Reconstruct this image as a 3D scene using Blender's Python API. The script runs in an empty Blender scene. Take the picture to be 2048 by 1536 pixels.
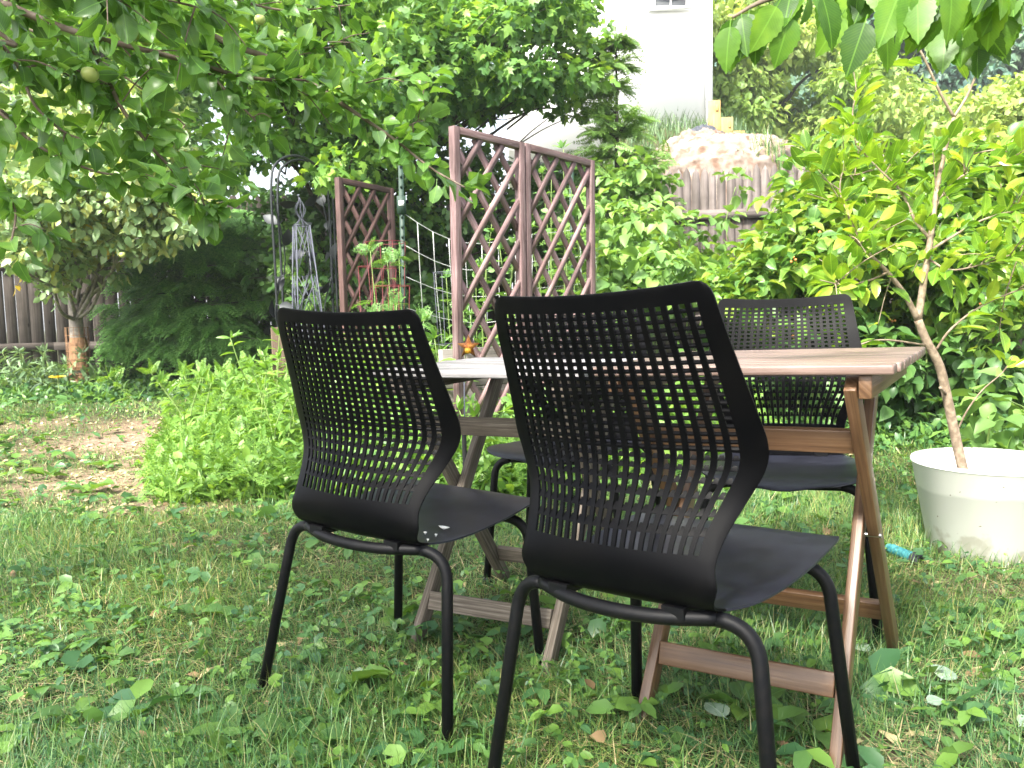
import bpy, math, random
import numpy as np
from mathutils import Vector, Matrix, Euler
R_ = np.random.default_rng(7)
random.seed(7)
C = bpy.context.scene.collection
sc = bpy.context.scene
# ------------------------------------------------------------------ camera
H = 0.8158; PITCH = -0.0829; ROLL = -0.0256; FPX = 1607.8
cp, sp, cr, sr = math.cos(PITCH), math.sin(PITCH), math.cos(ROLL), math.sin(ROLL)
FW = np.array([0, cp, sp]); U0 = np.array([0, -sp, cp]); X0 = np.array([1., 0, 0])
RT = cr*X0 + sr*U0; UP = -sr*X0 + cr*U0
cam = bpy.data.cameras.new('camera'); co = bpy.data.objects.new('camera', cam); C.objects.link(co)
co.matrix_world = Matrix(((RT[0], UP[0], -FW[0], 0), (RT[1], UP[1], -FW[1], 0), (RT[2], UP[2], -FW[2], H), (0, 0, 0, 1)))
cam.lens = FPX/2048*36; cam.sensor_width = 36; cam.clip_start = .03; cam.clip_end = 600
cam.dof.use_dof = True; cam.dof.focus_distance = 1.75; cam.dof.aperture_fstop = 13.0
sc.camera = co
# ------------------------------------------------------------------ sky, sun, exposure
SUN = np.array([-.34, -.56, .76]); SUN /= np.linalg.norm(SUN)
w = bpy.data.worlds.new('World'); sc.world = w; w.use_nodes = True
nt = w.node_tree; bg = nt.nodes['Background']
sky = nt.nodes.new('ShaderNodeTexSky'); sky.sky_type = 'NISHITA'; sky.sun_disc = False
sky.sun_elevation = math.asin(SUN[2]); sky.sun_rotation = math.atan2(SUN[0], SUN[1])
sky.dust_density = 4.0; sky.air_density = 1.0; sky.ozone_density = 1.0
hs = nt.nodes.new('ShaderNodeHueSaturation'); hs.inputs['Saturation'].default_value = .42; hs.inputs['Value'].default_value = 1.0
nt.links.new(sky.outputs[0], hs.inputs['Color']); nt.links.new(hs.outputs[0], bg.inputs['Color'])
bg.inputs['Strength'].default_value = 0.15
sl = bpy.data.lights.new('sun', 'SUN'); sl.energy = 4.0; sl.angle = math.radians(7); sl.color = (1, .95, .86)
so = bpy.data.objects.new('sun', sl); C.objects.link(so)
so.rotation_euler = Vector(-SUN).to_track_quat('-Z', 'Y').to_euler()
sc.view_settings.view_transform = 'Standard'; sc.view_settings.look = 'None'
sc.view_settings.exposure = 1.95; sc.view_settings.gamma = 1
# ------------------------------------------------------------------ helpers
def W(u, v, D):
    """the point seen at photo pixel (u,v) that lies at distance y = D"""
    d = FW + RT*(u-1024)/FPX + UP*(768-v)/FPX
    return np.array([0, 0, H]) + d*(D/d[1])
def smooth(t): t = np.clip(t, 0, 1); return t*t*(3-2*t)
def terr(x, y):
    x = np.asarray(x, float); y = np.asarray(y, float)
    z = .052*np.clip(y-3.8, 0, 5.2)
    z = z + .015*np.sin(x*2.1+y*1.3)*np.cos(y*1.7-x*.6) * np.clip((np.abs(y-1)+np.abs(x)-1.6)/2, 0, 1)
    hill = 3.9*smooth((y-8.6)/6.5)*smooth((x-.9)/1.0)*(1-.93*smooth((x-3.9)/1.8))
    return z+hill
def ground_at(u, v):
    d = FW + RT*(u-1024)/FPX + UP*(768-v)/FPX
    t = 1.
    for _ in range(30):
        p = d*t; z = float(terr(p[0], p[1])); t = t*.5 + .5*(z-H)/d[2] if d[2] < -1e-3 else 8
    return d*t+np.array([0, 0, H])
def nrm(a): return a/np.maximum(np.linalg.norm(a, axis=-1, keepdims=True), 1e-9)
def props(o, label=None, cat=None, group=None, kind=None):
    for k, v_ in (('label', label), ('category', cat), ('group', group), ('kind', kind)):
        if v_: o[k] = v_
    return o
def empty(name, loc, label, cat, group=None, rot=(0, 0, 0)):
    o = bpy.data.objects.new(name, None); C.objects.link(o); o.location = [float(q) for q in loc]; o.rotation_euler = rot
    o.empty_display_size = .1
    return props(o, label, cat, group)
def mesh_np(name, V, loops, starts, totals, mats, parent=None, uv=None, smooth_=False, mi=None):
    me = bpy.data.meshes.new(name)
    me.vertices.add(len(V)); me.vertices.foreach_set('co', np.asarray(V, np.float32).ravel())
    me.loops.add(len(loops)); me.loops.foreach_set('vertex_index', np.asarray(loops, np.int32))
    me.polygons.add(len(starts)); me.polygons.foreach_set('loop_start', np.asarray(starts, np.int32))
    me.polygons.foreach_set('loop_total', np.asarray(totals, np.int32))
    if mi is not None: me.polygons.foreach_set('material_index', np.asarray(mi, np.int32))
    if smooth_: me.polygons.foreach_set('use_smooth', np.ones(len(starts), bool))
    me.update(calc_edges=True)
    if uv is not None:
        l = me.uv_layers.new(name='UVMap'); l.data.foreach_set('uv', np.asarray(uv, np.float32).ravel())
    for m in mats if isinstance(mats, (list, tuple)) else [mats]: me.materials.append(m)
    o = bpy.data.objects.new(name, me); C.objects.link(o)
    if parent is not None:
        o.parent = parent
    return o
class MB:
    """collects boxes, tubes, prisms; build() links them as one mesh"""
    def __init__(s): s.V = []; s.F = []; s.U = []; s.n = 0; s.M = []
    def add(s, V, F, UV=None, m=0):
        V = np.asarray(V, float)
        for i, f in enumerate(F):
            s.F.append([a+s.n for a in f]); s.M.append(m)
            s.U += (UV[i] if UV is not None else [(V[a][0]*.7+V[a][1]*.7, V[a][2]) for a in f])
        s.V.append(V); s.n += len(V)
    def box(s, c, size, rot=None, m=0, taper=None):
        sx, sy, sz = [q/2 for q in size]
        L = np.array([(x, y, z) for x in (-sx, sx) for y in (-sy, sy) for z in (-sz, sz)])
        if taper: L[L[:, 2] > 0, :2] *= taper
        F = [(0, 1, 3, 2), (4, 6, 7, 5), (0, 4, 5, 1), (2, 3, 7, 6), (0, 2, 6, 4), (1, 5, 7, 3)]
        ax = int(np.argmax(size)); ox = [a for a in (0, 1, 2) if a != ax]
        off = random.random()*10; of2 = random.random()*10
        UV = [[(L[a][ax]+off, L[a][ox[0]]+L[a][ox[1]]+of2) for a in f] for f in F]
        if rot is not None: L = L @ np.array(rot).T
        s.add(L+np.array(c), F, UV, m)
    def beam(s, a, b, wd, th, side=(0, 0, 1), m=0):
        """board from a to b; wd measured along 'side' (made perpendicular), th across"""
        a = np.array(a, float); b = np.array(b, float); d = b-a; L = np.linalg.norm(d); d /= L
        sd = np.array(side, float); sd = nrm(sd-d*(sd@d)); t = np.cross(d, sd)
        s.box((a+b)/2, (L, wd, th), np.array([d, sd, t]).T, m)
    def tube(s, P, r, n=8, m=0, cap=True, closed=False):
        P = np.array(P, float); r = np.full(len(P), r) if np.isscalar(r) else np.array(r, float)
        T = np.gradient(P, axis=0) if not closed else np.roll(P, -1, 0)-np.roll(P, 1, 0)
        T = nrm(T); ref = np.array([0, 0, 1.]) if abs(T[0][2]) < .9 else np.array([1., 0, 0])
        N = nrm(np.cross(T[0], ref)); V = []; UV = []; k = len(P)
        for i in range(k):
            N = nrm(N-T[i]*(N@T[i])); B = np.cross(T[i], N)
            for j in range(n):
                a = 2*math.pi*j/n; V.append(P[i]+r[i]*(math.cos(a)*N+math.sin(a)*B))
        F = []; UVs = []
        L = np.concatenate([[0], np.cumsum(np.linalg.norm(np.diff(P, axis=0), axis=1))])
        for i in range(k if closed else k-1):
            i2 = (i+1) % k
            for j in range(n):
                j2 = (j+1) % n; F.append((i*n+j, i*n+j2, i2*n+j2, i2*n+j))
                UVs.append([(L[i], j/n*6.28*r[i]), (L[i], (j+1)/n*6.28*r[i]), (L[i2], (j+1)/n*6.28*r[i]), (L[i2], j/n*6.28*r[i])])
        if cap and not closed:
            F.append(tuple(range(n))[::-1]); UVs.append([(0, 0)]*n)
            F.append(tuple((k-1)*n+j for j in range(n))); UVs.append([(0, 0)]*n)
        s.add(V, F, UVs, m)
    def lathe(s, prof, n=48, m=0, c=(0, 0, 0)):
        V = []; F = []; k = len(prof)
        for (r, z) in prof:
            for j in range(n): a = 2*math.pi*j/n; V.append((r*math.cos(a)+c[0], r*math.sin(a)+c[1], z+c[2]))
        for i in range(k-1):
            for j in range(n):
                j2 = (j+1) % n; F.append((i*n+j, i*n+j2, (i+1)*n+j2, (i+1)*n+j))
        s.add(V, F, None, m)
    def build(s, name, mats, parent=None, sm=False, angle=None, bevel=None):
        V = np.concatenate(s.V); tot = np.array([len(f) for f in s.F]); st = np.concatenate([[0], np.cumsum(tot)[:-1]])
        lo = np.array([a for f in s.F for a in f])
        o = mesh_np(name, V, lo, st, tot, mats, parent, np.array(s.U), sm or angle is not None, s.M)
        if angle is not None: o.data.set_sharp_from_angle(angle=math.radians(angle))
        if bevel:
            b = o.modifiers.new('bevel', 'BEVEL'); b.width = bevel; b.segments = 2; b.limit_method = 'ANGLE'; b.angle_limit = math.radians(50)
        return o
def cr_(P, k=6):
    """Catmull-Rom through the points"""
    P = np.array(P, float); Q = np.vstack([2*P[0]-P[1], P, 2*P[-1]-P[-2]]); out = []
    for i in range(1, len(Q)-2):
        for j in range(k):
            t = j/k; a, b, c, d = Q[i-1], Q[i], Q[i+1], Q[i+2]
            out.append(.5*((2*b)+(-a+c)*t+(2*a-5*b+4*c-d)*t*t+(-a+3*b-3*c+d)*t**3))
    out.append(P[-1]); return np.array(out)
class Batch:
    """thousands of copies of small templates gathered into one mesh"""
    def __init__(s): s.V = []; s.L = []; s.T = []; s.U = []; s.M = []; s.n = 0
    def add(s, tpl, pos, mats, m=0):
        tv, tf, tu = tpl; N = len(pos)
        if N == 0: return
        V = np.einsum('nij,vj->nvi', mats, tv)+pos[:, None, :]
        lo = np.concatenate([np.array(f) for f in tf]); tot = np.array([len(f) for f in tf])
        s.V.append(V.reshape(-1, 3)); s.L.append((lo[None]+(np.arange(N)*len(tv))[:, None]).ravel()+s.n)
        s.T.append(np.tile(tot, N)); s.M.append(np.full(N*len(tf), m)); s.U.append(np.tile(tu[lo], (N, 1))); s.n += N*len(tv)
    def build(s, name, mats, parent=None, sm=True):
        T = np.concatenate(s.T); st = np.concatenate([[0], np.cumsum(T)[:-1]])
        return mesh_np(name, np.concatenate(s.V), np.concatenate(s.L), st, T, mats, parent, np.concatenate(s.U), sm, np.concatenate(s.M))
def orient(d, n, size, wid=None):
    """matrices whose Y column is the leaf axis d and Z column its face normal"""
    d = nrm(d); n = nrm(n-d*np.sum(n*d, -1, keepdims=True)); x = np.cross(d, n)
    size = np.asarray(size, float); size = np.full(len(d), size) if size.ndim == 0 else size
    wd = size if wid is None else wid
    return np.stack([x*wd[:, None], d*size[:, None], n*size[:, None]], axis=2)
# ---- leaf templates (length 1 along +Y)
def t_leaf(prof, fold=.12, droop=.18, wave=0., petiole=0.):
    V = []; UV = []; F = []; k = len(prof); ids = []
    for i, (t, w_) in enumerate(prof):
        z = -droop*t*t; y = t*(1-droop*.25*t); wv = wave*math.sin(i*2.4)
        if w_ < 1e-4: ids.append([len(V)]*3); V.append((0, y, z)); UV.append((.5, t))
        else:
            ids.append([len(V), len(V)+1, len(V)+2])
            V += [(-w_, y, z+fold*w_+wv), (0, y, z), (w_, y, z+fold*w_-wv)]; UV += [(.5-w_, t), (.5, t), (.5+w_, t)]
    for i in range(k-1):
        a, b = ids[i], ids[i+1]
        for j in (0, 1):
            f = [a[j], a[j+1], b[j+1], b[j]]; g = []
            for q in f:
                if q not in g: g.append(q)
            if len(g) > 2: F.append(tuple(g))
    if petiole:
        n0 = len(V); V = [(x, y+petiole, z) for x, y, z in V]
        V += [(-.012, 0, .03), (.012, 0, .03), (.012, petiole, 0), (-.012, petiole, 0)]; UV += [(.5, 0)]*4; F.append((n0, n0+1, n0+2, n0+3))
    return np.array(V), F, np.array(UV)
OVAL = t_leaf([(0, 0), (.12, .16), (.35, .29), (.6, .27), (.85, .12), (1, 0)], .25, .22, 0, .22)
OVAL2 = t_leaf([(0, 0), (.1, .2), (.3, .335), (.55, .35), (.8, .23), (.94, .09), (1, 0)], .5, .3, .045, .25)
OVAL3 = t_leaf([(0, 0), (.1, .17), (.3, .30), (.55, .31), (.8, .2), (.94, .07), (1, 0)], -.35, -.15, .06, .3)
BERRY = t_leaf([(0, 0), (.15, .2), (.4, .32), (.65, .26), (.88, .10), (1, 0)], .5, .35, .03, .25)
OVALS = t_leaf([(0, 0), (.3, .27), (.7, .22), (1, 0)], .3, .25)
LANCE = t_leaf([(0, 0), (.2, .10), (.5, .13), (.8, .07), (1, 0)], .3, .35)
LANCES = t_leaf([(0, 0), (.4, .12), (1, 0)], .3, .4)
LEMON = t_leaf([(0, 0), (.15, .13), (.4, .225), (.65, .2), (.87, .1), (1, 0)], .35, .2, .0, .1)
def serr():
    ts = np.linspace(0, 1, 17); pr = []
    for i, t in enumerate(ts):
        w_ = .33*math.sin(math.pi*t**.72)**.85*(1-.15*t) if 0 < t < 1 else 0
        if 0 < i < 16 and i % 2: w_ *= .90
        pr.append((t if not i % 2 else t-.018, w_))
    return t_leaf(pr, .18, .18, .006, .14)
SERR = serr()
def maple():
    out = [(0, 0), (.30, -.06), (.24, .10), (.52, .22), (.30, .32), (.50, .62), (.22, .52), (.16, .70), (0, 1.0),
           (-.16, .70), (-.22, .52), (-.50, .62), (-.30, .32), (-.52, .22), (-.24, .10), (-.30, -.06)]
    V = [(0, .33, .0)]+[(x, y, -.22*(x*x+(y-.33)**2)*1.6) for x, y in out]
    n = len(out); F = [(0, 1+i, 1+(i+1) % n) for i in range(n)]
    V += [(-.01, -.5, .12), (.01, -.5, .12), (.01, 0, -.03), (-.01, 0, -.03)]; F.append((n+1, n+2, n+3, n+4))
    return np.array(V), F, np.array([(.5+v[0]*.5, max(0, v[1])) for v in V])
MAPLE = maple()
MAPLES = (np.array([(0, 0, 0), (.42, .2, -.05), (.16, .42, 0), (.3, .75, -.1), (0, 1, -.15), (-.3, .75, -.1), (-.16, .42, 0), (-.42, .2, -.05)]),
          [(0, 1, 2), (0, 2, 4, 6), (2, 3, 4), (6, 4, 5), (0, 6, 7)], np.array([(.5, 0), (.9, .2), (.6, .4), (.8, .7), (.5, 1), (.2, .7), (.4, .4), (.1, .2)]))
def spray(k=7, side=.34, wd=.035, droop=.3):
    V = []; F = []; UV = []
    def quad(a, b, w_):
        a = np.array(a); b = np.array(b); d = nrm(b-a); s_ = np.cross(d, [0, 0, 1]); n0 = len(V); m_ = a+(b-a)*.45
        V.extend([a, m_+s_*w_, b, m_-s_*w_]); F.append((n0, n0+1, n0+2, n0+3)); UV.extend([(.5, 0), (.8, .5), (.5, 1), (.2, .5)])
    z = lambda t: -droop*t*t
    for i in range(4): quad((0, i/4, z(i/4)), (0, (i+1.15)/4, z((i+1.15)/4)), .018)
    for i in range(k):
        t = .1+.85*i/k; L = side*(1-t*.72)*(.85+.3*((i*7) % 5)/5)
        for s_ in (-1, 1):
            b = (s_*L*.8, t+L*.62, z(t)-.25*L)
            quad((0, t, z(t)), b, wd)
            m_ = (s_*L*.4, t+L*.31, z(t)-.1*L)
            quad(m_, (s_*L*.42, t+L*.75, z(t)-.2*L), wd*.8); quad(m_, (s_*L*.85, t+L*.22, z(t)-.22*L), wd*.8)
    return np.array(V), F, np.array(UV)
SPRAY = spray(); SPRAY2 = spray(6, .5, .05, .55); SPRAY3 = spray(7, .42, .045, .42)
def t_blade(b1, b2, w_=.5):
    ang = 0; y = 0; z = 0; V = []; UV = []; k = 4; L = 1/k
    for i in range(k+1):
        ww = w_*(1-(i/k)**1.6)+.02; V += [(-ww, y, z), (ww, y, z)]; UV += [(.2, i/k), (.8, i/k)]
        a = b1+(b2-b1)*i/k; y += L*math.sin(a); z += L*math.cos(a)
    return np.array(V), [(2*i, 2*i+1, 2*i+3, 2*i+2) for i in range(k)], np.array(UV)
BLADES = [t_blade(.1, 1.0), t_blade(.3, 1.7), t_blade(.7, 2.2), t_blade(0, .5), t_blade(.9, 1.5)]
def t_round(k=7, cup=.15, notch=.3):
    V = [(0, 0, -cup)]; 
    for i in range(k):
        a = -math.pi/2+notch+(2*math.pi-2*notch)*i/(k-1); V.append((.5*math.cos(a), .5*math.sin(a), (.04 if i % 2 else -.04)))
    F = [(0, i+1, i+2) for i in range(k-1)]
    return np.array(V), F, np.array([(v[0]+.5, v[1]+.5) for v in V])
ROUND = t_round()
# ------------------------------------------------------------------ materials
def newmat(name):
    m = bpy.data.materials.new(name); m.use_nodes = True; nt = m.node_tree
    return m, nt, nt.nodes['Principled BSDF'], nt.nodes['Material Output']
def N_(nt, t, **k):
    n = nt.nodes.new('ShaderNode'+t)
    for a, b in k.items():
        if a in n.inputs.keys() if hasattr(n.inputs, 'keys') else False: n.inputs[a].default_value = b
        else: setattr(n, a, b)
    return n
def ramp(nt, stops, fac=None):
    r = nt.nodes.new('ShaderNodeValToRGB'); e = r.color_ramp.elements
    while len(e) < len(stops): e.new(.5)
    for i, (p, c) in enumerate(stops): e[i].position = p; e[i].color = (*c, 1)
    if fac is not None: nt.links.new(fac, r.inputs[0])
    return r
def leafmat(name, cols, trans=.38, rough=.42, vein=True, spec=.5, tcol=(1.35, 1.25, .55), veinf=60, patch=None):
    m, nt, p, out = newmat(name); L = nt.links.new
    g = nt.nodes.new('ShaderNodeNewGeometry')
    r = ramp(nt, [(i/(max(1, len(cols)-1)), c) for i, c in enumerate(cols)], g.outputs['Random Per Island']); col = r.outputs[0]
    if patch:   # slow drift of hue through the plant, as new growth and old growth differ
        tc = nt.nodes.new('ShaderNodeTexCoord'); no = N_(nt, 'TexNoise', Scale=patch[0]); L(tc.outputs['Object'], no.inputs['Vector'])
        rr = ramp(nt, [(.38, (1, 1, 1)), (.62, patch[1])], no.outputs['Fac'])
        mx = nt.nodes.new('ShaderNodeMix'); mx.data_type = 'RGBA'; mx.blend_type = 'MULTIPLY'; mx.inputs[0].default_value = 1
        L(col, mx.inputs[6]); L(rr.outputs[0], mx.inputs[7]); col = mx.outputs[2]
    if vein:
        tc = nt.nodes.new('ShaderNodeTexCoord'); no = N_(nt, 'TexNoise', Scale=38.0, Detail=4.0); L(tc.outputs['Object'], no.inputs['Vector'])
        rr = ramp(nt, [(.33, (.72, .78, .7)), (.55, (1, 1, 1)), (.74, (1.25, 1.12, .8))], no.outputs['Fac'])
        mx = nt.nodes.new('ShaderNodeMix'); mx.data_type = 'RGBA'; mx.blend_type = 'MULTIPLY'; mx.inputs[0].default_value = 1
        L(col, mx.inputs[6]); L(rr.outputs[0], mx.inputs[7]); col = mx.outputs[2]
        uv = nt.nodes.new('ShaderNodeUVMap'); s = nt.nodes.new('ShaderNodeSeparateXYZ'); L(uv.outputs[0], s.inputs[0])
        a = N_(nt, 'Math', operation='SUBTRACT'); L(s.outputs[0], a.inputs[0]); a.inputs[1].default_value = .5
        b = N_(nt, 'Math', operation='ABSOLUTE'); L(a.outputs[0], b.inputs[0])
        # side veins: stripes on  v - |u|*0.9
        c = N_(nt, 'Math', operation='MULTIPLY'); L(b.outputs[0], c.inputs[0]); c.inputs[1].default_value = .9
        d = N_(nt, 'Math', operation='SUBTRACT'); L(s.outputs[1], d.inputs[0]); L(c.outputs[0], d.inputs[1])
        e = N_(nt, 'Math', operation='MULTIPLY'); L(d.outputs[0], e.inputs[0]); e.inputs[1].default_value = veinf
        f = N_(nt, 'Math', operation='SINE'); L(e.outputs[0], f.inputs[0])
        h = N_(nt, 'Math', operation='POWER', use_clamp=True); L(f.outputs[0], h.inputs[0]); h.inputs[1].default_value = 8
        h2 = N_(nt, 'Math', operation='MULTIPLY'); L(h.outputs[0], h2.inputs[0]); h2.inputs[1].default_value = .07
        q = N_(nt, 'Math', operation='LESS_THAN'); L(b.outputs[0], q.inputs[0]); q.inputs[1].default_value = .014
        q2 = N_(nt, 'Math', operation='MULTIPLY'); L(q.outputs[0], q2.inputs[0]); q2.inputs[1].default_value = .35
        k = N_(nt, 'Math', operation='MAXIMUM'); L(h2.outputs[0], k.inputs[0]); L(q2.outputs[0], k.inputs[1])
        mx = nt.nodes.new('ShaderNodeMix'); mx.data_type = 'RGBA'; L(k.outputs[0], mx.inputs[0]); L(col, mx.inputs[6])
        mx.inputs[7].default_value = (*[min(1, q*1.9+.03) for q in cols[len(cols)//2]], 1); col = mx.outputs[2]
        bp = N_(nt, 'Bump'); bp.inputs['Strength'].default_value = .3; bp.inputs['Distance'].default_value = .002
        L(k.outputs[0], bp.inputs['Height']); L(bp.outputs[0], p.inputs['Normal'])
    L(col, p.inputs['Base Color']); p.inputs['Roughness'].default_value = rough; p.inputs['Specular IOR Level'].default_value = spec
    t = nt.nodes.new('ShaderNodeBsdfTranslucent'); mu = nt.nodes.new('ShaderNodeMix'); mu.data_type = 'RGBA'; mu.blend_type = 'MULTIPLY'
    mu.inputs[0].default_value = 1; L(col, mu.inputs[6]); mu.inputs[7].default_value = (*tcol, 1); L(mu.outputs[2], t.inputs['Color'])
    ms = nt.nodes.new('ShaderNodeMixShader'); ms.inputs[0].default_value = trans; L(p.outputs[0], ms.inputs[1]); L(t.outputs[0], ms.inputs[2])
    L(ms.outputs[0], out.inputs['Surface']); return m
def woodmat(name, cols, grain=(2.5, 90), rough=.75, spec=.3, bump=.4, knots=False, streak=.5):
    m, nt, p, out = newmat(name); L = nt.links.new
    uv = nt.nodes.new('ShaderNodeUVMap'); mp = nt.nodes.new('ShaderNodeMapping'); L(uv.outputs[0], mp.inputs[0]); mp.inputs['Scale'].default_value = (grain[0], grain[1], 1)
    no = N_(nt, 'TexNoise', Scale=1.0, Detail=6.0, Roughness=.65, Distortion=.4); L(mp.outputs[0], no.inputs['Vector'])
    r = ramp(nt, [(.3, cols[0]), (.5, cols[1]), (.72, cols[2])], no.outputs['Fac']); col = r.outputs[0]
    g = nt.nodes.new('ShaderNodeNewGeometry')
    r2 = ramp(nt, [(0, (1-streak*.6,)*3), (1, (1+streak*.3,)*3)], g.outputs['Random Per Island'])
    mx = nt.nodes.new('ShaderNodeMix'); mx.data_type = 'RGBA'; mx.blend_type = 'MULTIPLY'; mx.inputs[0].default_value = 1
    L(col, mx.inputs[6]); L(r2.outputs[0], mx.inputs[7]); col = mx.outputs[2]
    n2 = N_(nt, 'TexNoise', Scale=4.0, Detail=4.0); L(uv.outputs[0], n2.inputs['Vector'])
    r3 = ramp(nt, [(.35, (.62, .62, .6)), (.6, (1, 1, 1))], n2.outputs['Fac'])
    mx = nt.nodes.new('ShaderNodeMix'); mx.data_type = 'RGBA'; mx.blend_type = 'MULTIPLY'; mx.inputs[0].default_value = 1
    L(col, mx.inputs[6]); L(r3.outputs[0], mx.inputs[7]); col = mx.outputs[2]
    if knots:
        vo = N_(nt, 'TexVoronoi', Scale=1.0); mp2 = nt.nodes.new('ShaderNodeMapping'); L(uv.outputs[0], mp2.inputs[0]); mp2.inputs['Scale'].default_value = (4, 9, 1)
        L(mp2.outputs[0], vo.inputs['Vector']); r4 = ramp(nt, [(.05, (.25, .2, .16)), (.13, (1, 1, 1))], vo.outputs['Distance'])
        mx = nt.nodes.new('ShaderNodeMix'); mx.data_type = 'RGBA'; mx.blend_type = 'MULTIPLY'; mx.inputs[0].default_value = 1
        L(col, mx.inputs[6]); L(r4.outputs[0], mx.inputs[7]); col = mx.outputs[2]
    L(col, p.inputs['Base Color']); p.inputs['Roughness'].default_value = rough; p.inputs['Specular IOR Level'].default_value = spec
    bp = N_(nt, 'Bump'); bp.inputs['Strength'].default_value = bump; bp.inputs['Distance'].default_value = .003
    L(no.outputs['Fac'], bp.inputs['Height']); L(bp.outputs[0], p.inputs['Normal']); return m
def plain(name, col, rough=.5, metal=0., spec=.5, nscale=0, ncol=None, bump=0., lo=.4, hi=.65, detail=5.):
    m, nt, p, out = newmat(name); L = nt.links.new
    p.inputs['Base Color'].default_value = (*col, 1); p.inputs['Roughness'].default_value = rough; p.inputs['Metallic'].default_value = metal
    p.inputs['Specular IOR Level'].default_value = spec
    if nscale:
        tc = nt.nodes.new('ShaderNodeTexCoord'); no = N_(nt, 'TexNoise', Scale=float(nscale), Detail=detail); L(tc.outputs['Object'], no.inputs['Vector'])
        r = ramp(nt, [(lo, col), (hi, ncol or col)], no.outputs['Fac']); L(r.outputs[0], p.inputs['Base Color'])
        if bump:
            bp = N_(nt, 'Bump'); bp.inputs['Strength'].default_value = bump; bp.inputs['Distance'].default_value = (.004 if nscale > 5 else .06)
            L(no.outputs['Fac'], bp.inputs['Height']); L(bp.outputs[0], p.inputs['Normal'])
    return m
M = {}
M['bark'] = plain('bark', (.12, .085, .06), .85, nscale=30, ncol=(.22, .17, .13), bump=.8)
M['bark_dark'] = plain('bark_dark', (.035, .028, .022), .85, nscale=30, ncol=(.09, .075, .06), bump=.8)
M['bark_citrus'] = plain('bark_citrus', (.19, .14, .095), .7, nscale=55, ncol=(.36, .28, .20), bump=.5)
M['bark_grey'] = plain('bark_grey', (.16, .14, .12), .85, nscale=25, ncol=(.27, .24, .2), bump=.8)
M['stem'] = plain('stem', (.16, .24, .06), .6)
M['apple_leaf'] = leafmat('apple_leaf', [(.08, .18, .045), (.12, .26, .05), (.18, .36, .06), (.15, .27, .11)], .45, .30, veinf=45)
M['apple_far'] = leafmat('apple_far', [(.14, .24, .10), (.21, .32, .14), (.30, .41, .20), (.36, .38, .10)], .3, .4, vein=False)
M['maple_leaf'] = leafmat('maple_leaf', [(.05, .13, .04), (.08, .19, .05), (.12, .26, .06), (.20, .35, .07)], .46, .45, vein=False, patch=(.7, (1.45, 1.3, .9)))
M['dark_leaf'] = leafmat('dark_leaf', [(.04, .10, .03), (.07, .16, .04), (.11, .22, .055)], .35, .45, vein=False)
M['cedar_dark'] = leafmat('cedar_dark', [(.11, .26, .06), (.17, .37, .09), (.26, .48, .13)], .32, .5, vein=False)
M['cedar_light'] = leafmat('cedar_light', [(.11, .22, .06), (.16, .30, .075), (.24, .39, .09)], .38, .5, vein=False)
M['berry_leaf'] = leafmat('berry_leaf', [(.06, .155, .035), (.11, .235, .045), (.18, .315, .05), (.27, .345, .065)], .42, .38, patch=(.9, (1.3, 1.15, .8)), veinf=40)
M['lemon_leaf'] = leafmat('lemon_leaf', [(.10, .22, .025), (.16, .32, .035), (.26, .43, .045), (.42, .54, .07)], .45, .28, veinf=30, spec=.6)
M['mulberry_leaf'] = leafmat('mulberry_leaf', [(.05, .13, .02), (.09, .22, .025), (.14, .30, .03), (.20, .38, .04)], .5, .42, veinf=52)
M['locust_leaf'] = leafmat('locust_leaf', [(.22, .32, .08), (.30, .40, .10), (.42, .50, .14)], .4, .5, vein=False, patch=(.45, (.6, .75, .6)))
M['far_dark'] = leafmat('far_dark', [(.08, .16, .11), (.12, .21, .13), (.17, .27, .13)], .3, .5, vein=False, patch=(.3, (.6, .75, .9)))
M['weed_lime'] = leafmat('weed_lime', [(.10, .22, .04), (.16, .31, .055), (.24, .40, .07)], .42, .45, vein=False)
M['weed_grey'] = leafmat('weed_grey', [(.08, .15, .07), (.12, .20, .09), (.16, .25, .11)], .3, .5, vein=False)
M['tomato_leaf'] = leafmat('tomato_leaf', [(.10, .22, .07), (.15, .30, .08), (.2, .36, .1)], .4, .5, vein=False)
M['grass'] = leafmat('grass', [(.035, .11, .045), (.06, .165, .06), (.09, .21, .07), (.125, .25, .075), (.17, .29, .09), (.34, .33, .18)], .33, .38, vein=False, patch=(1.1, (1.35, 1.15, .95)))
M['clover'] = leafmat('clover', [(.04, .115, .045), (.07, .17, .055), (.11, .23, .05), (.16, .30, .05)], .35, .42, vein=False)
M['plantain'] = leafmat('plantain', [(.07, .16, .045), (.11, .22, .05), (.16, .29, .04)], .4, .38, veinf=0.01)
M['pale_leaf'] = leafmat('pale_leaf', [(.24, .33, .25), (.28, .37, .28)], .25, .5, veinf=50)
M['straw'] = plain('straw', (.42, .34, .18), .8)
M['apple'] = plain('apple', (.30, .40, .10), .35, nscale=20, ncol=(.42, .46, .14))
M['red_berry'] = plain('red_berry', (.55, .12, .04), .4, nscale=60, ncol=(.6, .3, .08))
M['yellow_leaf'] = leafmat('yellow_leaf', [(.55, .38, .04), (.6, .48, .06)], .35, .5, vein=False)
M['fence'] = woodmat('fence', [(.03, .025, .021), (.062, .052, .044), (.11, .095, .085)], (1.6, 45), .85, .2, .5, True, .6)
M['fence_right'] = woodmat('fence_right', [(.11, .092, .085), (.165, .14, .13), (.22, .19, .18)], (1.6, 60), .85, .2, .5, False, .4)
M['trellis_wood'] = woodmat('trellis_wood', [(.12, .072, .070), (.22, .14, .138), (.36, .27, .265)], (5, 70), .7, .3, .6, False, .75)
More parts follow.
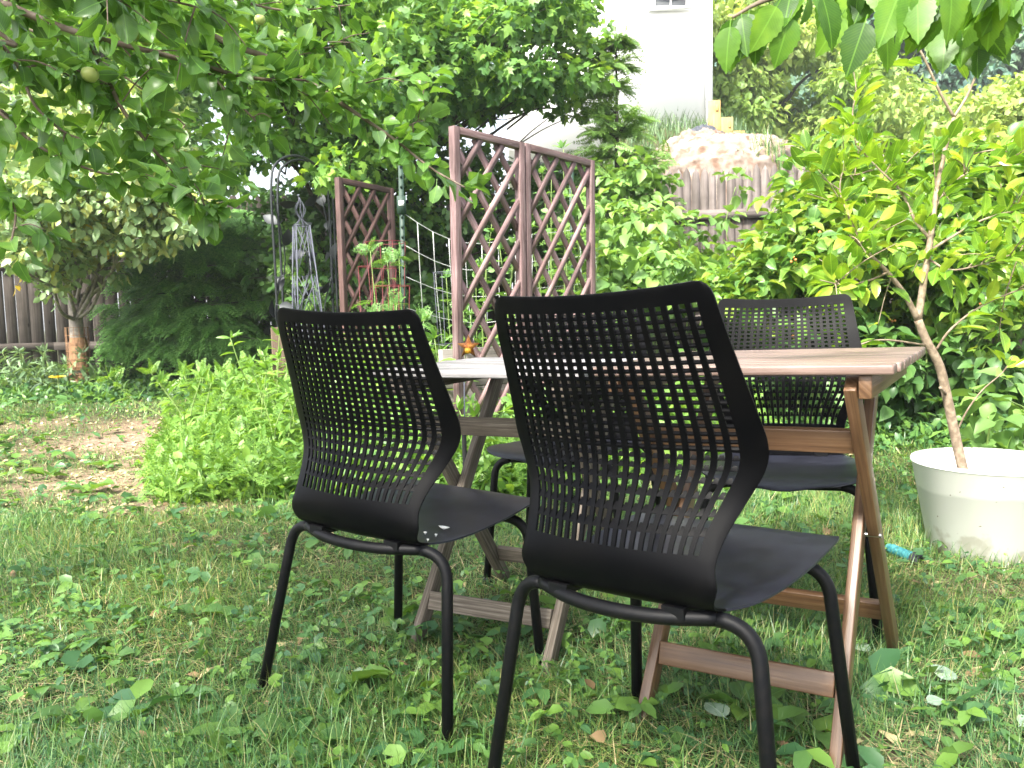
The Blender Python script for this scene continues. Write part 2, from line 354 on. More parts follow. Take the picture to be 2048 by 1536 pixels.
M['trellis_dark'] = woodmat('trellis_dark', [(.06, .032, .028), (.10, .055, .048), (.15, .09, .08)], (6, 80), .65, .3, .4, False, .3)
M['brown_wood'] = woodmat('brown_wood', [(.085, .043, .021), (.16, .085, .042), (.24, .14, .075)], (3, 130), .38, .5, .25, False, .45)
M['brown_top_sheen'] = woodmat('brown_top_sheen', [(.15, .095, .075), (.26, .18, .15), (.36, .28, .25)], (3, 150), .36, .5, .3, False, .3)  # paler than the legs: sky reflection put into the slat colour
M['grey_top_sheen'] = woodmat('grey_top_sheen', [(.20, .19, .19), (.42, .40, .40), (.60, .58, .60)], (5, 170), .45, .4, .7, False, .3)  # slat colour whitened to carry the reflected sky
M['grey_wood'] = woodmat('grey_wood', [(.085, .07, .055), (.18, .15, .12), (.34, .30, .255)], (5, 170), .8, .25, .8, False, .35)
M['bed_wood'] = woodmat('bed_wood', [(.12, .11, .10), (.24, .22, .20), (.36, .33, .30)], (3, 60), .85, .2, .8, False, .3)
M['stump_wood'] = woodmat('stump_wood', [(.07, .05, .035), (.12, .085, .06), (.17, .125, .09)], (3, 60), .85, .2, .8, False, .3)
M['new_wood'] = woodmat('new_wood', [(.40, .25, .09), (.50, .33, .12), (.60, .42, .18)], (2, 40), .7, .3, .2, False, .2)
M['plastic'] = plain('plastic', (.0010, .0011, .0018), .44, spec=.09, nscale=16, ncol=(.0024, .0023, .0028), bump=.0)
M['plastic_seat_sheen'] = plain('plastic_seat_sheen', (.009, .010, .017), .36, spec=.42, nscale=24, ncol=(.017, .019, .030))  # base colour raised towards blue for sky sheen, with dusty mottling
M['metal_black'] = plain('metal_black', (.0022, .0026, .0038), .5, spec=.2, nscale=90, ncol=(.005, .0048, .0055), bump=.05)
M['rubber'] = plain('rubber', (.008, .008, .009), .8)
M['steel'] = plain('steel', (.45, .45, .45), .35, 1.)
M['wire'] = plain('wire', (.50, .52, .50), .5, .3)
M['iron'] = plain('iron', (.07, .075, .10), .6, .3)
M['arch_metal'] = plain('arch_metal', (.018, .022, .024), .5, .4)
M['green_metal'] = plain('green_metal', (.012, .035, .022), .6, 0.)
M['red_wire'] = plain('red_wire', (.11, .006, .010), .6)
M['white'] = plain('white', (.85, .85, .85), .6)
M['siding'] = plain('siding', (.96, .96, .96), .8)
M['glass'] = plain('glass', (.08, .09, .10), .1)
M['tarp'] = plain('tarp', (.03, .035, .045), .5, nscale=8, ncol=(.06, .065, .08))
M['soil_pile'] = plain('soil_pile', (.13, .08, .055), .95, nscale=7.5, ncol=(.31, .26, .22), bump=1., lo=.36, hi=.66, detail=14.)  # earth brown mottled at random with a paler tone
M['guard'] = plain('guard', (.24, .13, .06), .8, nscale=25, ncol=(.15, .08, .04))
M['tan'] = plain('tan', (.55, .42, .25), .8)
M['spot'] = plain('spot', (.75, .76, .74), .7)
def potmat():
    m, nt, p, out = newmat('pot_plastic'); L = nt.links.new
    tc = nt.nodes.new('ShaderNodeTexCoord'); s = nt.nodes.new('ShaderNodeSeparateXYZ'); L(tc.outputs['Object'], s.inputs[0])
    no = N_(nt, 'TexNoise', Scale=5.0, Detail=3.0); L(tc.outputs['Object'], no.inputs['Vector'])
    a = N_(nt, 'Math', operation='MULTIPLY_ADD'); L(no.outputs['Fac'], a.inputs[0]); a.inputs[1].default_value = .04; L(s.outputs[2], a.inputs[2])
    r = ramp(nt, [(.235, (.60, .61, .56)), (.245, (.80, .80, .75))], a.outputs[0])     # soil water mark: grubbier below
    n2 = N_(nt, 'TexNoise', Scale=70.0, Detail=2.0); L(tc.outputs['Object'], n2.inputs['Vector'])
    r2 = ramp(nt, [(.73, (1, 1, 1)), (.76, (.35, .28, .2))], n2.outputs['Fac'])
    mx = nt.nodes.new('ShaderNodeMix'); mx.data_type = 'RGBA'; mx.blend_type = 'MULTIPLY'; mx.inputs[0].default_value = 1
    L(r.outputs[0], mx.inputs[6]); L(r2.outputs[0], mx.inputs[7])
    n3 = N_(nt, 'TexNoise', Scale=9.0, Detail=9.0); L(tc.outputs['Object'], n3.inputs['Vector'])     # soil splashed up from the ground
    h = N_(nt, 'Math', operation='MULTIPLY_ADD'); L(n3.outputs['Fac'], h.inputs[0]); h.inputs[1].default_value = -.30; L(s.outputs[2], h.inputs[2])
    r4 = ramp(nt, [(.0, (.42, .36, .25)), (.02, (1, 1, 1))]); h2 = N_(nt, 'Math', operation='ADD'); L(h.outputs[0], h2.inputs[0]); h2.inputs[1].default_value = .095; L(h2.outputs[0], r4.inputs[0])
    m2 = nt.nodes.new('ShaderNodeMix'); m2.data_type = 'RGBA'; m2.blend_type = 'MULTIPLY'; m2.inputs[0].default_value = .45
    L(mx.outputs[2], m2.inputs[6]); L(r4.outputs[0], m2.inputs[7]); L(m2.outputs[2], p.inputs['Base Color']); p.inputs['Roughness'].default_value = .45
    return m
M['pot'] = potmat()
def groundmat():
    m, nt, p, out = newmat('earth'); L = nt.links.new
    tc = nt.nodes.new('ShaderNodeTexCoord')
    n1 = N_(nt, 'TexNoise', Scale=26.0, Detail=8.0, Roughness=.7); L(tc.outputs['Object'], n1.inputs['Vector'])
    soil = ramp(nt, [(.35, (.022, .026, .012)), (.52, (.06, .065, .03)), (.68, (.14, .13, .06))], n1.outputs['Fac'])
    dirt = ramp(nt, [(.3, (.13, .085, .06)), (.52, (.25, .175, .125)), (.72, (.40, .31, .23))], n1.outputs['Fac'])
    at = nt.nodes.new('ShaderNodeAttribute'); at.attribute_name = 'dirt'
    mx = nt.nodes.new('ShaderNodeMix'); mx.data_type = 'RGBA'; L(at.outputs['Fac'], mx.inputs[0]); L(soil.outputs[0], mx.inputs[6]); L(dirt.outputs[0], mx.inputs[7])
    L(mx.outputs[2], p.inputs['Base Color']); p.inputs['Roughness'].default_value = .95; p.inputs['Specular IOR Level'].default_value = .1
    bp = N_(nt, 'Bump'); bp.inputs['Strength'].default_value = .9; bp.inputs['Distance'].default_value = .02
    L(n1.outputs['Fac'], bp.inputs['Height']); L(bp.outputs[0], p.inputs['Normal']); return m
M['earth'] = groundmat()
# ------------------------------------------------------------------ ground sheet
DIRT = []
for (u, v, r, s) in ((275, 885, .5, 1), (235, 960, .5, 1), (300, 930, .35, .9), (70, 850, .3, .6), (340, 1010, .35, .9), (400, 985, .3, .7), (60, 1010, .4, .35), (290, 850, .3, .7), (120, 905, .3, .4), (480, 985, .22, .6),
                  (1000, 960, .2, .7), (1790, 1500, .12, .6), (1960, 1380, .14, .5), (560, 1300, .06, .5), (1950, 1180, .2, .5), (420, 1090, .15, .4), (180, 790, .5, .25), (350,770,.4,.2)):
    q = ground_at(u, v); DIRT.append((q[0], q[1], r*.9, s))
def dirtf(x, y):
    d = np.zeros_like(x)
    for (a, b, r, s) in DIRT:
        wob = 1+.35*np.sin(x*9+b*3)*np.cos(y*7+a*5)
        d = np.maximum(d, s*np.exp(-(((x-a)/(1.5*r))**2+((y-b)/r)**2)**1.4*wob))
    return d
gx = np.concatenate([[-300, -120, -60, -30, -18, -12, -9], np.arange(-7, 7.01, .07), [9, 12, 18, 30, 60, 120, 300]])
gy = np.concatenate([[-120, -40, -15, -6, -3, -1], np.arange(0, 10.01, .07), np.arange(10.5, 18, .5), [20, 25, 35, 60, 120, 400]])
GX, GY = np.meshgrid(gx, gy); GZ = terr(GX, GY)
nx_, ny_ = len(gx), len(gy)
idx = np.arange(nx_*ny_).reshape(ny_, nx_)
Q = np.stack([idx[:-1, :-1], idx[:-1, 1:], idx[1:, 1:], idx[1:, :-1]], -1).reshape(-1, 4)
g = mesh_np('ground', np.stack([GX, GY, GZ], -1).reshape(-1, 3), Q.ravel(), np.arange(len(Q))*4, np.full(len(Q), 4), M['earth'], None, None, True)
at = g.data.attributes.new('dirt', 'FLOAT', 'POINT'); at.data.foreach_set('value', dirtf(GX.ravel(), GY.ravel()).astype(np.float32))
props(g, kind='structure')
# ------------------------------------------------------------------ chairs
NH, NR = 20, 25
def chair_shell():
    # rows of the centre line: y, z, half width, forward wrap of the sides, rise of the sides
    K = np.array([(-.030, .845, .181, .012, .010), (-.020, .80, .190, .018, .006), (.000, .74, .200, .026, .002), (.018, .68, .2105, .036, 0),
                  (.030, .632, .2175, .043, 0), (.034, .595, .2105, .045, 0), (.024, .55, .1885, .042, 0), (.006, .505, .1700, .032, 0),
                  (-.004, .468, .1635, .022, 0), (-.002, .437, .1680, .014, .002), (.012, .411, .160, .006, .004), (.040, .397, .158, 0, .006),
                  (.075, .394, .174, 0, .006), (.115, .394, .187, 0, .007), (.18, .395, .197, 0, .010), (.28, .401, .202, 0, .012), (.36, .409, .201, 0, .012),
                  (.42, .413, .196, 0, .010), (.458, .413, .184, -.008, .006), (.488, .408, .155, -.016, .002), (.505, .402, .11, -.02, 0), (.512, .397, .05, -.02, 0)])
    S = cr_(K, 12); L = np.concatenate([[0], np.cumsum(np.linalg.norm(np.diff(S[:, :2], axis=0), axis=1))])
    def at(l):
        return np.array([np.interp(l, L, S[:, j]) for j in range(5)])
    zs = lambda z: float(np.interp(-z, -S[:110, 1], L[:110]))
    l0, l1 = zs(.820), zs(.480)
    # row borders: pitch grows towards the bottom
    pw = np.array([1.0]*18+[1.15, 1.35, 1.6, 1.9, 2.2, 2.4, 2.2]); rb = l0+(l1-l0)*np.concatenate([[0], np.cumsum(pw)])/pw.sum()
    rows = [0, .002, .006, .012, .02]; kinds = []
    for i in range(NR):
        rows += [rb[i], (rb[i]+rb[i+1])/2]
    rows.append(rb[-1]); lat0 = 5; lat1 = 5+2*NR
    Lend = L[-1]; lsplit = L[136]
    rows += list(np.linspace(l1, lsplit, 14)[1:]); isplit = len(rows)-1
    rows += list(np.linspace(lsplit, Lend, 40)[1:])
    cols = [-1, -.995, -.97, -.93]      # border columns, as fractions of the border zone
    def xs(l):
        y, z, w_, wy, wz = at(l)
        wt = w_
        if l < .02: wt = w_-(.02-math.sqrt(max(0, .02**2-(.02-l)**2)))
        bd = np.interp(l, [0, l0, zs(.632), l1, Lend], [.024, .024, .036, .024, .03])
        wl = w_-bd; pitch = 2*wl/(NH+(NH-1)*.95)
        inner = []; x = -wl
        for i in range(NH):
            inner += [x, x+pitch]; x += pitch*1.95
        left = [-wt, -wt+.3*(wt-wl)*.3, -wt+.5*(wt-wl)]
        if l >= l1+.001 or wt < wl+.003:      # below the lattice the columns only follow the outline
            k = wt/(-left[0]); inner = [q*min(1, (wt-.004)/max(wl, 1e-4)) if wt < wl+.004 else q for q in inner]
            left = [-wt, -wt+.001, (-wt+.001+inner[0])/2]
        return np.array(left+inner+[-q for q in left[::-1]]), w_
    nc = 3+2*NH+3; nr = len(rows); P = np.zeros((nr, nc, 3))
    for i, l in enumerate(rows):
        x, w_ = xs(l); y, z, _, wy, wz = at(l); s = np.abs(x/w_)
        P[i, :, 0] = x; P[i, :, 1] = y+wy*s**2.2; P[i, :, 2] = z+wz*s**2
    def sf(s, l):
        y, z, w_, wy, wz = at(l); a_ = abs(s); return np.array([s*w_, y+wy*a_**2.2, z+wz*a_*a_])
    Nn = np.zeros_like(P)
    for i, l in enumerate(rows):
        l = min(max(l, .004), Lend-.004); w_ = at(l)[2]
        for j in range(nc):
            s = float(np.clip(P[i, j, 0]/w_, -.98, .98)); Nn[i, j] = np.cross(sf(s+.01, l)-sf(s-.01, l), sf(s, l+.003)-sf(s, l-.003))
    Nn = nrm(Nn)
    if Nn[20, 20, 1] > 0: Nn = -Nn
    TH = .0042
    edge = np.minimum(np.arange(nc), nc-1-np.arange(nc)); th = TH*np.ones((nr, nc)); th[:, edge == 0] = .0035; th[0, :] = .0035; th[-1] = .003
    Inn = P.copy(); Out = P+Nn*th[..., None]
    solid = np.ones((nr-1, nc-1), bool)
    for c in range(NH): solid[lat0:lat1, 3+2*c] = False
    def mesh(r0, r1, bars):
        b = MB(); V = np.concatenate([Inn.reshape(-1, 3), Out.reshape(-1, 3)]); n0 = nr*nc; F = []
        for i in range(r0, r1):
            for j in range(nc-1):
                a, b_, c, d = i*nc+j, i*nc+j+1, (i+1)*nc+j+1, (i+1)*nc+j
                if solid[i, j]:
                    F += [(a, b_, c, d), (n0+d, n0+c, n0+b_, n0+a)]
                    if i == 0 : F.append((b_, a, n0+a, n0+b_))
                    if i > 0 and not solid[i-1, j]: F.append((b_, a, n0+a, n0+b_))
                    if i == nr-2 or not solid[i+1, j]: F.append((d, c, n0+c, n0+d))
                    if j == 0 or not solid[i, j-1]: F.append((a, d, n0+d, n0+a))
                    if j == nc-2 or not solid[i, j+1]: F.append((c, b_, n0+b_, n0+c))
        used = sorted({a for f in F for a in f}); mp = {a: k for k, a in enumerate(used)}
        b.add(V[used], [tuple(mp[a] for a in f) for f in F])
        if bars:    # cross bars between the vertical slats: wedges whose rear face slopes to the sky
            for rr in range(1, NR):
                ri = lat0+2*rr; tall = (rb[rr]-rb[rr-1]); hgt = .0052 if rr < 18 else .0052+(rr-17)*.0020
                low = rr >= 19; hgt = .52*tall if low else hgt
                for c in range(NH):
                    j = 3+2*c; p0 = Inn[ri, j]; p1 = Inn[ri, j+1]; n_ = Nn[ri, j]; q0 = Inn[ri-1, j]; q1 = Inn[ri-1, j+1]
                    up0 = (q0-p0)/np.linalg.norm(q0-p0); up1 = (q1-p1)/np.linalg.norm(q1-p1)
                    pull = .22 if low else 0.; dx = (p1-p0)*pull
                    t0 = p0+up0*hgt+dx; t1 = p1+up1*hgt-dx
                    D_ = .0040; hb_ = hgt*(.5 if not low else .14); m0 = p0+up0*hb_; m1 = p1+up1*hb_
                    V = [p0, p1, p1+n_*D_, p0+n_*D_, m1+n_*D_, m0+n_*D_, t0, t1]
                    b.add(V, [(0, 3, 2, 1), (3, 5, 4, 2), (5, 6, 7, 4), (0, 1, 7, 6), (0, 6, 5, 3), (1, 2, 4, 7)])
        return b
    return mesh(0, isplit, True), mesh(isplit, nr-1, False)
def fillet(P, r, k=6):
    out = [np.array(P[0], float)]
    for i in range(1, len(P)-1):
        a, b, c = map(lambda q: np.array(q, float), (P[i-1], P[i], P[i+1])); d1 = nrm(a-b); d2 = nrm(c-b)
        for j in range(k+1):
            t = j/k; out.append((1-t)**2*(b+d1*r)+2*t*(1-t)*b+t*t*(b+d2*r))
    out.append(np.array(P[-1], float)); return out
def make_chair():
    t = empty('garden_chair', (0, 0, 0), 'x', 'chair', 'black lattice-back chairs around the tables')
    bk, st = chair_shell()
    bk.build('backrest', M['plastic'], t, angle=35); st.build('seat', M['plastic_seat_sheen'], t, angle=40)
    r = .0112
    for s in (-1, 1):
        b = MB(); b.tube(fillet([(s*.2515, 0, .012), (s*.206, .052, .385), (s*.13, .036, .3885)], .055, 8)[:-1], r, 12); b.build('leg', M['metal_black'], t, sm=True)
        b = MB(); b.tube(fillet([(s*.2165, .421, .012), (s*.187, .385, .378), (s*.12, .375, .383)], .05, 8)[:-1], r, 12); b.build('leg', M['metal_black'], t, sm=True)
        for (x, y) in ((.2525, -.002), (.2175, .423)):
            b = MB(); b.tube([(s*x, y, -.004), (s*x, y, .018)], .0135, 12); b.build('foot_cap', M['rubber'], t, sm=True)
        b = MB(); b.tube([(s*.105, .02, .388), (s*.112, .12, .382), (s*.112, .30, .383), (s*.108, .377, .385)], .009, 10)
        b.box((s*.10, .035, .395), (.035, .05, .016)); b.box((s*.10, .33, .395), (.035, .05, .016)); b.build('side_rail', M['metal_black'], t, angle=40)
    b = MB(); b.tube(cr_([(-.152, .0405, .3882), (-.08, .012, .385), (0, .002, .384), (.08, .012, .385), (.152, .0405, .3882)]), r*.995, 12); b.build('rear_crossbar', M['metal_black'], t, sm=True)
    b = MB(); b.tube(cr_([(-.138, .377, .382), (0, .372, .380), (.138, .377, .382)]), r*.995, 12); b.build('front_crossbar', M['metal_black'], t, sm=True)
    return t
def copy_tree(o, parent=None):
    c = o.copy(); C.objects.link(c)
    if parent: c.parent = parent
    for ch in [q for q in bpy.data.objects if q.parent == o]: copy_tree(ch, c)
    return c
chair0 = make_chair()
CH = [(.1381, 1.1425, -.6959, -.009, -.0244, .0002, 'black chair nearest the camera, its lattice back covering the middle of the tables'),
      (-.3531, 1.5756, -.5537, -.0255, .0388, -.0109, 'black lattice-back chair on the near left, white specks on its seat'),
      (.8011, 2.3452, 2.8065, -.0141, .0093, .0038, 'black lattice-back chair on the far side of the brown table, nearest the potted tree'),
      (.2751, 2.7275, 2.728, -.0037, .0132, .0043, 'black chair on the far side of the grey table, mostly hidden behind the nearest chair')]
chairs = []
for i, (x, y, a, rx, ry, z, lab) in enumerate(CH):
    o = chair0 if i == 0 else copy_tree(chair0)
    o.location = (x, y, z); o.rotation_euler = (rx, ry, a); o['label'] = lab; chairs.append(o)
# specks on the seats
def speck(parent, pts, mat, name):
    for (x, y, rx, ry) in pts:
        b = MB(); z = .3965+.0045*(y-.1)/.3+.016*(x/.2)**2
        V = [(x+rx*math.cos(q)*(1+.2*math.sin(3*q)), y+ry*math.sin(q), z+.0028) for q in np.linspace(0, 6.283, 10)[:-1]]; V.append((x, y, z+.0036)); V.append((x, y, z-.004))
        b.add(V, [(i, (i+1) % 9, 9) for i in range(9)]+[((i+1) % 9, i, 10) for i in range(9)]); b.build(name, mat, parent, sm=True)
speck(chairs[1], [(.125, .15, .014, .007), (.115, .10, .004, .003), (.15, .09, .003, .003), (.16, .05, .003, .002)], M['spot'], 'bird_dropping')
# ------------------------------------------------------------------ tables
def make_table(mat, topm, lab, loc, rot):
    t = empty('folding_table', loc, lab, 'table', None, rot)
    tl, tw, th = .2825, .273, .706; fo, fd, fi = .2147, .3049, .2154
    n = 10; pw = 2*tw/n
    for i in range(n):
        b = MB(); y = -tw+pw*(i+.5); e = 0 if 0 < i < n-1 else .006
        dx = random.uniform(-.001, .001)
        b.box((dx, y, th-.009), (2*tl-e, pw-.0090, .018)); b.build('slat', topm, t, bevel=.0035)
    for s in (-1, 1):
        b = MB(); b.box((s*(tl-.05), 0, th-.018-.021), (.021, 2*tw-.03, .041)); b.build('end_rail', mat, t, bevel=.002)
    xo, xi = tl-.075, tl-.102
    zt = th-.032
    for s in (-1, 1):   # outer pair: from the near top to the far foot; inner pair: from the far top to the near foot
        b = MB(); b.beam((s*xo, -tw+.035, zt), (s*xo, fd-.012, -.01), .042, .021, (0, 1, 0)); b.build('leg', mat, t, bevel=.002)
        b = MB(); b.beam((s*(xi+.001), tw-.05, zt-.012), (s*(xi+.001), -fd+.012, -.01), .042, .021, (0, 1, 0)); b.build('leg', mat, t, bevel=.002)
        b = MB(); zc = .345; b.tube([(s*(xo+.014), -.004, zc), (s*(xi-.014), -.004, zc)], .0045, 10); b.build('pivot_bolt', M['steel'], t, angle=40)
    def on(a, bb, z): k = (a[2]-z)/(a[2]-bb[2]); return np.array(a)+(np.array(bb)-np.array(a))*k
    near = on((0, tw-.05, zt), (0, -fd, 0), .115); far = on((0, -tw+.035, zt), (0, fd, 0), .115)
    b = MB(); b.beam((-xi+.012, near[1], near[2]), (xi-.012, near[1], near[2]), .045, .018, (0, .38, 1)); b.build('stretcher', mat, t, bevel=.002)
    b = MB(); b.beam((-xo+.012, far[1], far[2]), (xo-.012, far[1], far[2]), .045, .018, (0, -.38, 1)); b.build('stretcher', mat, t, bevel=.002)
    mid = on((0, -tw+.035, zt), (0, fd, 0), .556)
    b = MB(); b.beam((-xo+.012, mid[1]+.0, mid[2]), (xo-.012, mid[1]+.0, mid[2]), .045, .018, (0, -.2, 1)); b.build('stretcher', mat, t, bevel=.002)
    return t
make_table(M['grey_wood'], M['grey_top_sheen'], 'weathered grey wooden folding table on the left, pushed end to end with the brown one', (.0259, 2.1131, -.0112), (.0035, -.0014, -.4674))
make_table(M['brown_wood'], M['brown_top_sheen'], 'newer reddish brown slatted folding table on the right', (.5501, 1.6899, .0138), (.0108, -.0207, -.5591))
# ------------------------------------------------------------------ fences
def fence(a, b, top, mat, lab, picket, gap, rails, posts, dog=True, lean=0):
    a = np.array(a, float); b = np.array(b, float); d = b-a; L = np.linalg.norm(d); d /= L; nn = np.array([-d[1], d[0]])
    t = empty('wooden_fence', (a[0], a[1], float(terr(*a))), lab, 'fence'); base = np.array([a[0], a[1], float(terr(*a))])
    m = MB(); x = 0
    while x < L:
        p = a+d*(x+picket/2); z0 = float(terr(*p)); h = top-z0+random.uniform(-.012, .012)
        wv = (picket-(gap*2.2 if random.random() < .35 else gap*.3))/2; th = .006; tl = random.uniform(-.004, .004)
        prof = [(-wv, -.06), (wv, -.06), (wv, h-.10), (wv*.35, h), (-wv*.35, h), (-wv, h-.10)] if dog else [(-wv, -.06), (wv, -.06), (wv, h-.13), (wv*.72, h-.05), (0, h), (-wv*.72, h-.05), (-wv, h-.13)]
        V = []; k = len(prof)
        for s in (-1, 1):
            for (q, zz) in prof: V.append((*(p+d*(q+tl*zz)+nn*(th*s))-base[:2], z0-base[2]+zz))
        F = [tuple(range(k)), tuple(range(2*k-1, k-1, -1))]+[(i, k+i, k+(i+1) % k, (i+1) % k) for i in range(k)]
        off = random.random()*20; UV = [[((V[q][2])+off, (q % k)*.0+np.dot(np.array(V[q][:2]), d)) for q in f] for f in F]
        m.add(V, F, UV); x += picket
    m.build('pickets', mat, t)
    for z in rails:
        m = MB(); x = 0
        while x < L-.05:
            x2 = min(L, x+2.4); pa = a+d*x-nn*.032; pb = a+d*x2-nn*.032
            za, zb = float(terr(*pa)), float(terr(*pb))
            m.beam((*(pa-base[:2]), za+z-base[2]), (*(pb-base[:2]), zb+z-base[2]), .088, .038, (0, 0, 1)); x = x2
        m.build('rail', mat, t)
    for x in posts:
        p = a+d*x-nn*.10; m = MB(); z0 = float(terr(*p)); m.box((*(p-base[:2]), (z0+top)/2-base[2]-.12), (.09, .09, top-z0)); m.build('post', mat, t)
    return t
fence((-7.5, 9.05), (1.25, 9.0), 2.22, M['fence'], 'dark weathered board fence along the left and back, light showing through its gaps', .142, .010, (.34, 1.23), (0.6, 7.9))
fence((1.40, 7.66), (2.78, 7.52), 2.16, M['fence_right'], 'greyish purple board fence with scalloped pointed tops in front of the earth pile', .080, .003, (.55, 1.52), (), False)
fence((2.82, 7.48), (5.6, 4.6), 2.13, M['fence_right'], 'greyish purple board fence behind the raspberry bushes at far right', .080, .003, (.55, 1.52), (), False)
# ------------------------------------------------------------------ next plot: house, boards, tarp, earth pile
hb = W(1415, 268, 14.5)
hx1 = W(1413, 100, 14.5)[0]; hz = hb[2]
t = empty('house', (hx1, 14.5, hz), 'white clapboard house, overexposed, behind the fence at top centre', 'house')
m = MB(); m.box((-1.75, 3, 1.6), (3.5, 6, 3.6))
m.build('wall', M['siding'], t)
m = MB(); m.box((.03, -.03, 1.6), (.11, .11, 3.6)); m.build('corner_board', M['white'], t)
wz = W(1340, 22, 14.5)[2]-hz
m = MB(); wx = W(1340, 22, 14.5)[0]-hx1
m.box((wx, -.03, wz+.5), (.72, .03, 1.0)); o = m.build('window', M['white'], t); m = MB(); m.box((wx, -.05, wz+.5), (.52, .02, .86)); m.build('pane', M['glass'], o)
m = MB(); m.box((wx, -.065, wz+.5), (.03, .02, .86)); m.box((wx, -.06, wz+.02), (.8, .09, .05)); m.build('frame', M['white'], o)
m = MB(); V = [(-3.9, -.01, 3.4), (.1, -.01, 3.4), (.4, 6.4, 3.4), (-3.9, 6.4, 3.4), (-3.9, 3, 4.6), (.4, 3, 4.6)]
m.add(V, [(0, 1, 5, 4), (2, 3, 4, 5), (0, 4, 3), (1, 2, 5), (0, 3, 2, 1)]); m.build('roof', M['tarp'], t)
for (u0, u1, v0, D, lab) in ((1416, 1440, 201, 13.6, 'tallest of three new yellow boards standing beside the white house corner'), (1442, 1465, 235, 13.5, 'middle one of three new yellow boards beside the white house'), (1467, 1489, 262, 13.4, 'shortest and rightmost of the three new yellow boards by the house')):
    p = W((u0+u1)/2, v0, D); wd = (u1-u0)/FPX*D; zb = W((u0+u1)/2, 300, D)[2]; m = MB(); h = p[2]-zb
    m.box((0, 0, h/2), (wd, .045, h)); m.box((wd*.2, -.03, h*.97-.1), (.04, .02, .1))
    o = m.build('timber_board', M['new_wood'], None, bevel=.004); o.location = (p[0], D, zb); props(o, lab, 'board', 'new boards beside the house')
def heap(name, u0, u1, vt, vb, D, dep, mat, lab, cat, jag=.06, seed=1):
    a = W(u0, vb, D); b = W(u1, vb, D); top = W((u0+u1)/2, vt, D); cx = (a[0]+b[0])/2; rx = (b[0]-a[0])/2; hh = top[2]-a[2]
    n = 110; k = 34; V = []; r = np.random.default_rng(seed); ph = r.random(8)*6.28
    for i in range(k+1):
        f = i/k
        for j in range(n):
            an = 2*math.pi*j/n; rr = math.sin(f*math.pi/2)**.9; z = hh*math.cos(f*math.pi/2)**.8
            no = jag*sum(math.sin(an*(q+2)+ph[q]+f*(q*2+1)*1.7)/(q+1.5) for q in range(7))+r.normal()*jag*.22+jag*.5*math.sin(an*17+f*23+ph[2])*math.sin(f*31+ph[1])
            V.append((rx*rr*math.cos(an)*(1+no*.5), dep*rr*math.sin(an)*(1+no*.5), z*(1+no) if i < k else -1.2))
    F = [(i*n+j, i*n+(j+1) % n, (i+1)*n+(j+1) % n, (i+1)*n+j) for i in range(k) for j in range(n)]
    m = MB(); m.add(V, F); o = m.build(name, mat, None, sm=True); o.location = (cx, D, a[2]); return props(o, lab, cat)
heap('earth_pile', 1290, 1585, 276, 372, 10.6, 1.1, M['soil_pile'], 'heap of reddish brown earth with paler patches above the fence', 'earth pile', .1, 3)
heap('tarpaulin', 1362, 1448, 258, 290, 12.0, .5, M['tarp'], 'dark ribbed tarpaulin lying behind the earth pile below the house', 'tarpaulin', .10, 5)
# ------------------------------------------------------------------ plant builders
def rdir(n, rng=R_): return nrm(rng.normal(size=(n, 3)))
def leaves_on(batch, tpl, C_, r, n, size, flat=.6, droop=.35, up=.8, outw=.6, var=.3, mi=0, wid=None, core=.35):
    """n leaves through the volume of each clump (centre, radius)"""
    if n <= 0: return
    d = rdir(n); rad = (core+(1-core)*R_.random(n))[:, None]
    pos = C_+d*rad*r*np.array([1, 1, flat])
    dr = nrm(d*outw+R_.normal(size=(n, 3))*.55+np.array([0, 0, -droop])); nn = nrm(R_.normal(size=(n, 3))*.6+np.array([0, 0, up])+d*.35)
    s = size*(1+R_.uniform(-var, var, n)); batch.add(tpl, pos, orient(dr, nn, s, None if wid is None else s*wid), mi)
def limb(m, a, b, r0, r1, sag=.1, n=5, wob=.06, k=4):
    a = np.array(a, float); b = np.array(b, float); P = []
    L = np.linalg.norm(b-a)
    for i in range(n+1):
        t = i/n; p = a+(b-a)*t; p = p+np.array([0, 0, sag*L*math.sin(math.pi*t)]);
        if 0 < i < n: p = p+R_.normal(size=3)*wob*L*.5
        P.append(p)
    P = cr_(P, k); m.tube(P, np.linspace(r0, r1, len(P)), 6 if r0 < .03 else 9); return P
def clumps_px(spec):
    """(u,v,ru,rv,D0,D1,count,radius): clump centres through a region of the garden"""
    out = []
    for (u, v, ru, rv, D0, D1, K, r) in spec:
        for i in range(K):
            a = R_.random()*6.283; q = math.sqrt(R_.random()); D = R_.uniform(D0, D1)
            p = W(u+ru*q*math.cos(a), v+rv*q*math.sin(a), D); out.append((p, r*R_.uniform(.75, 1.25)))
    return out
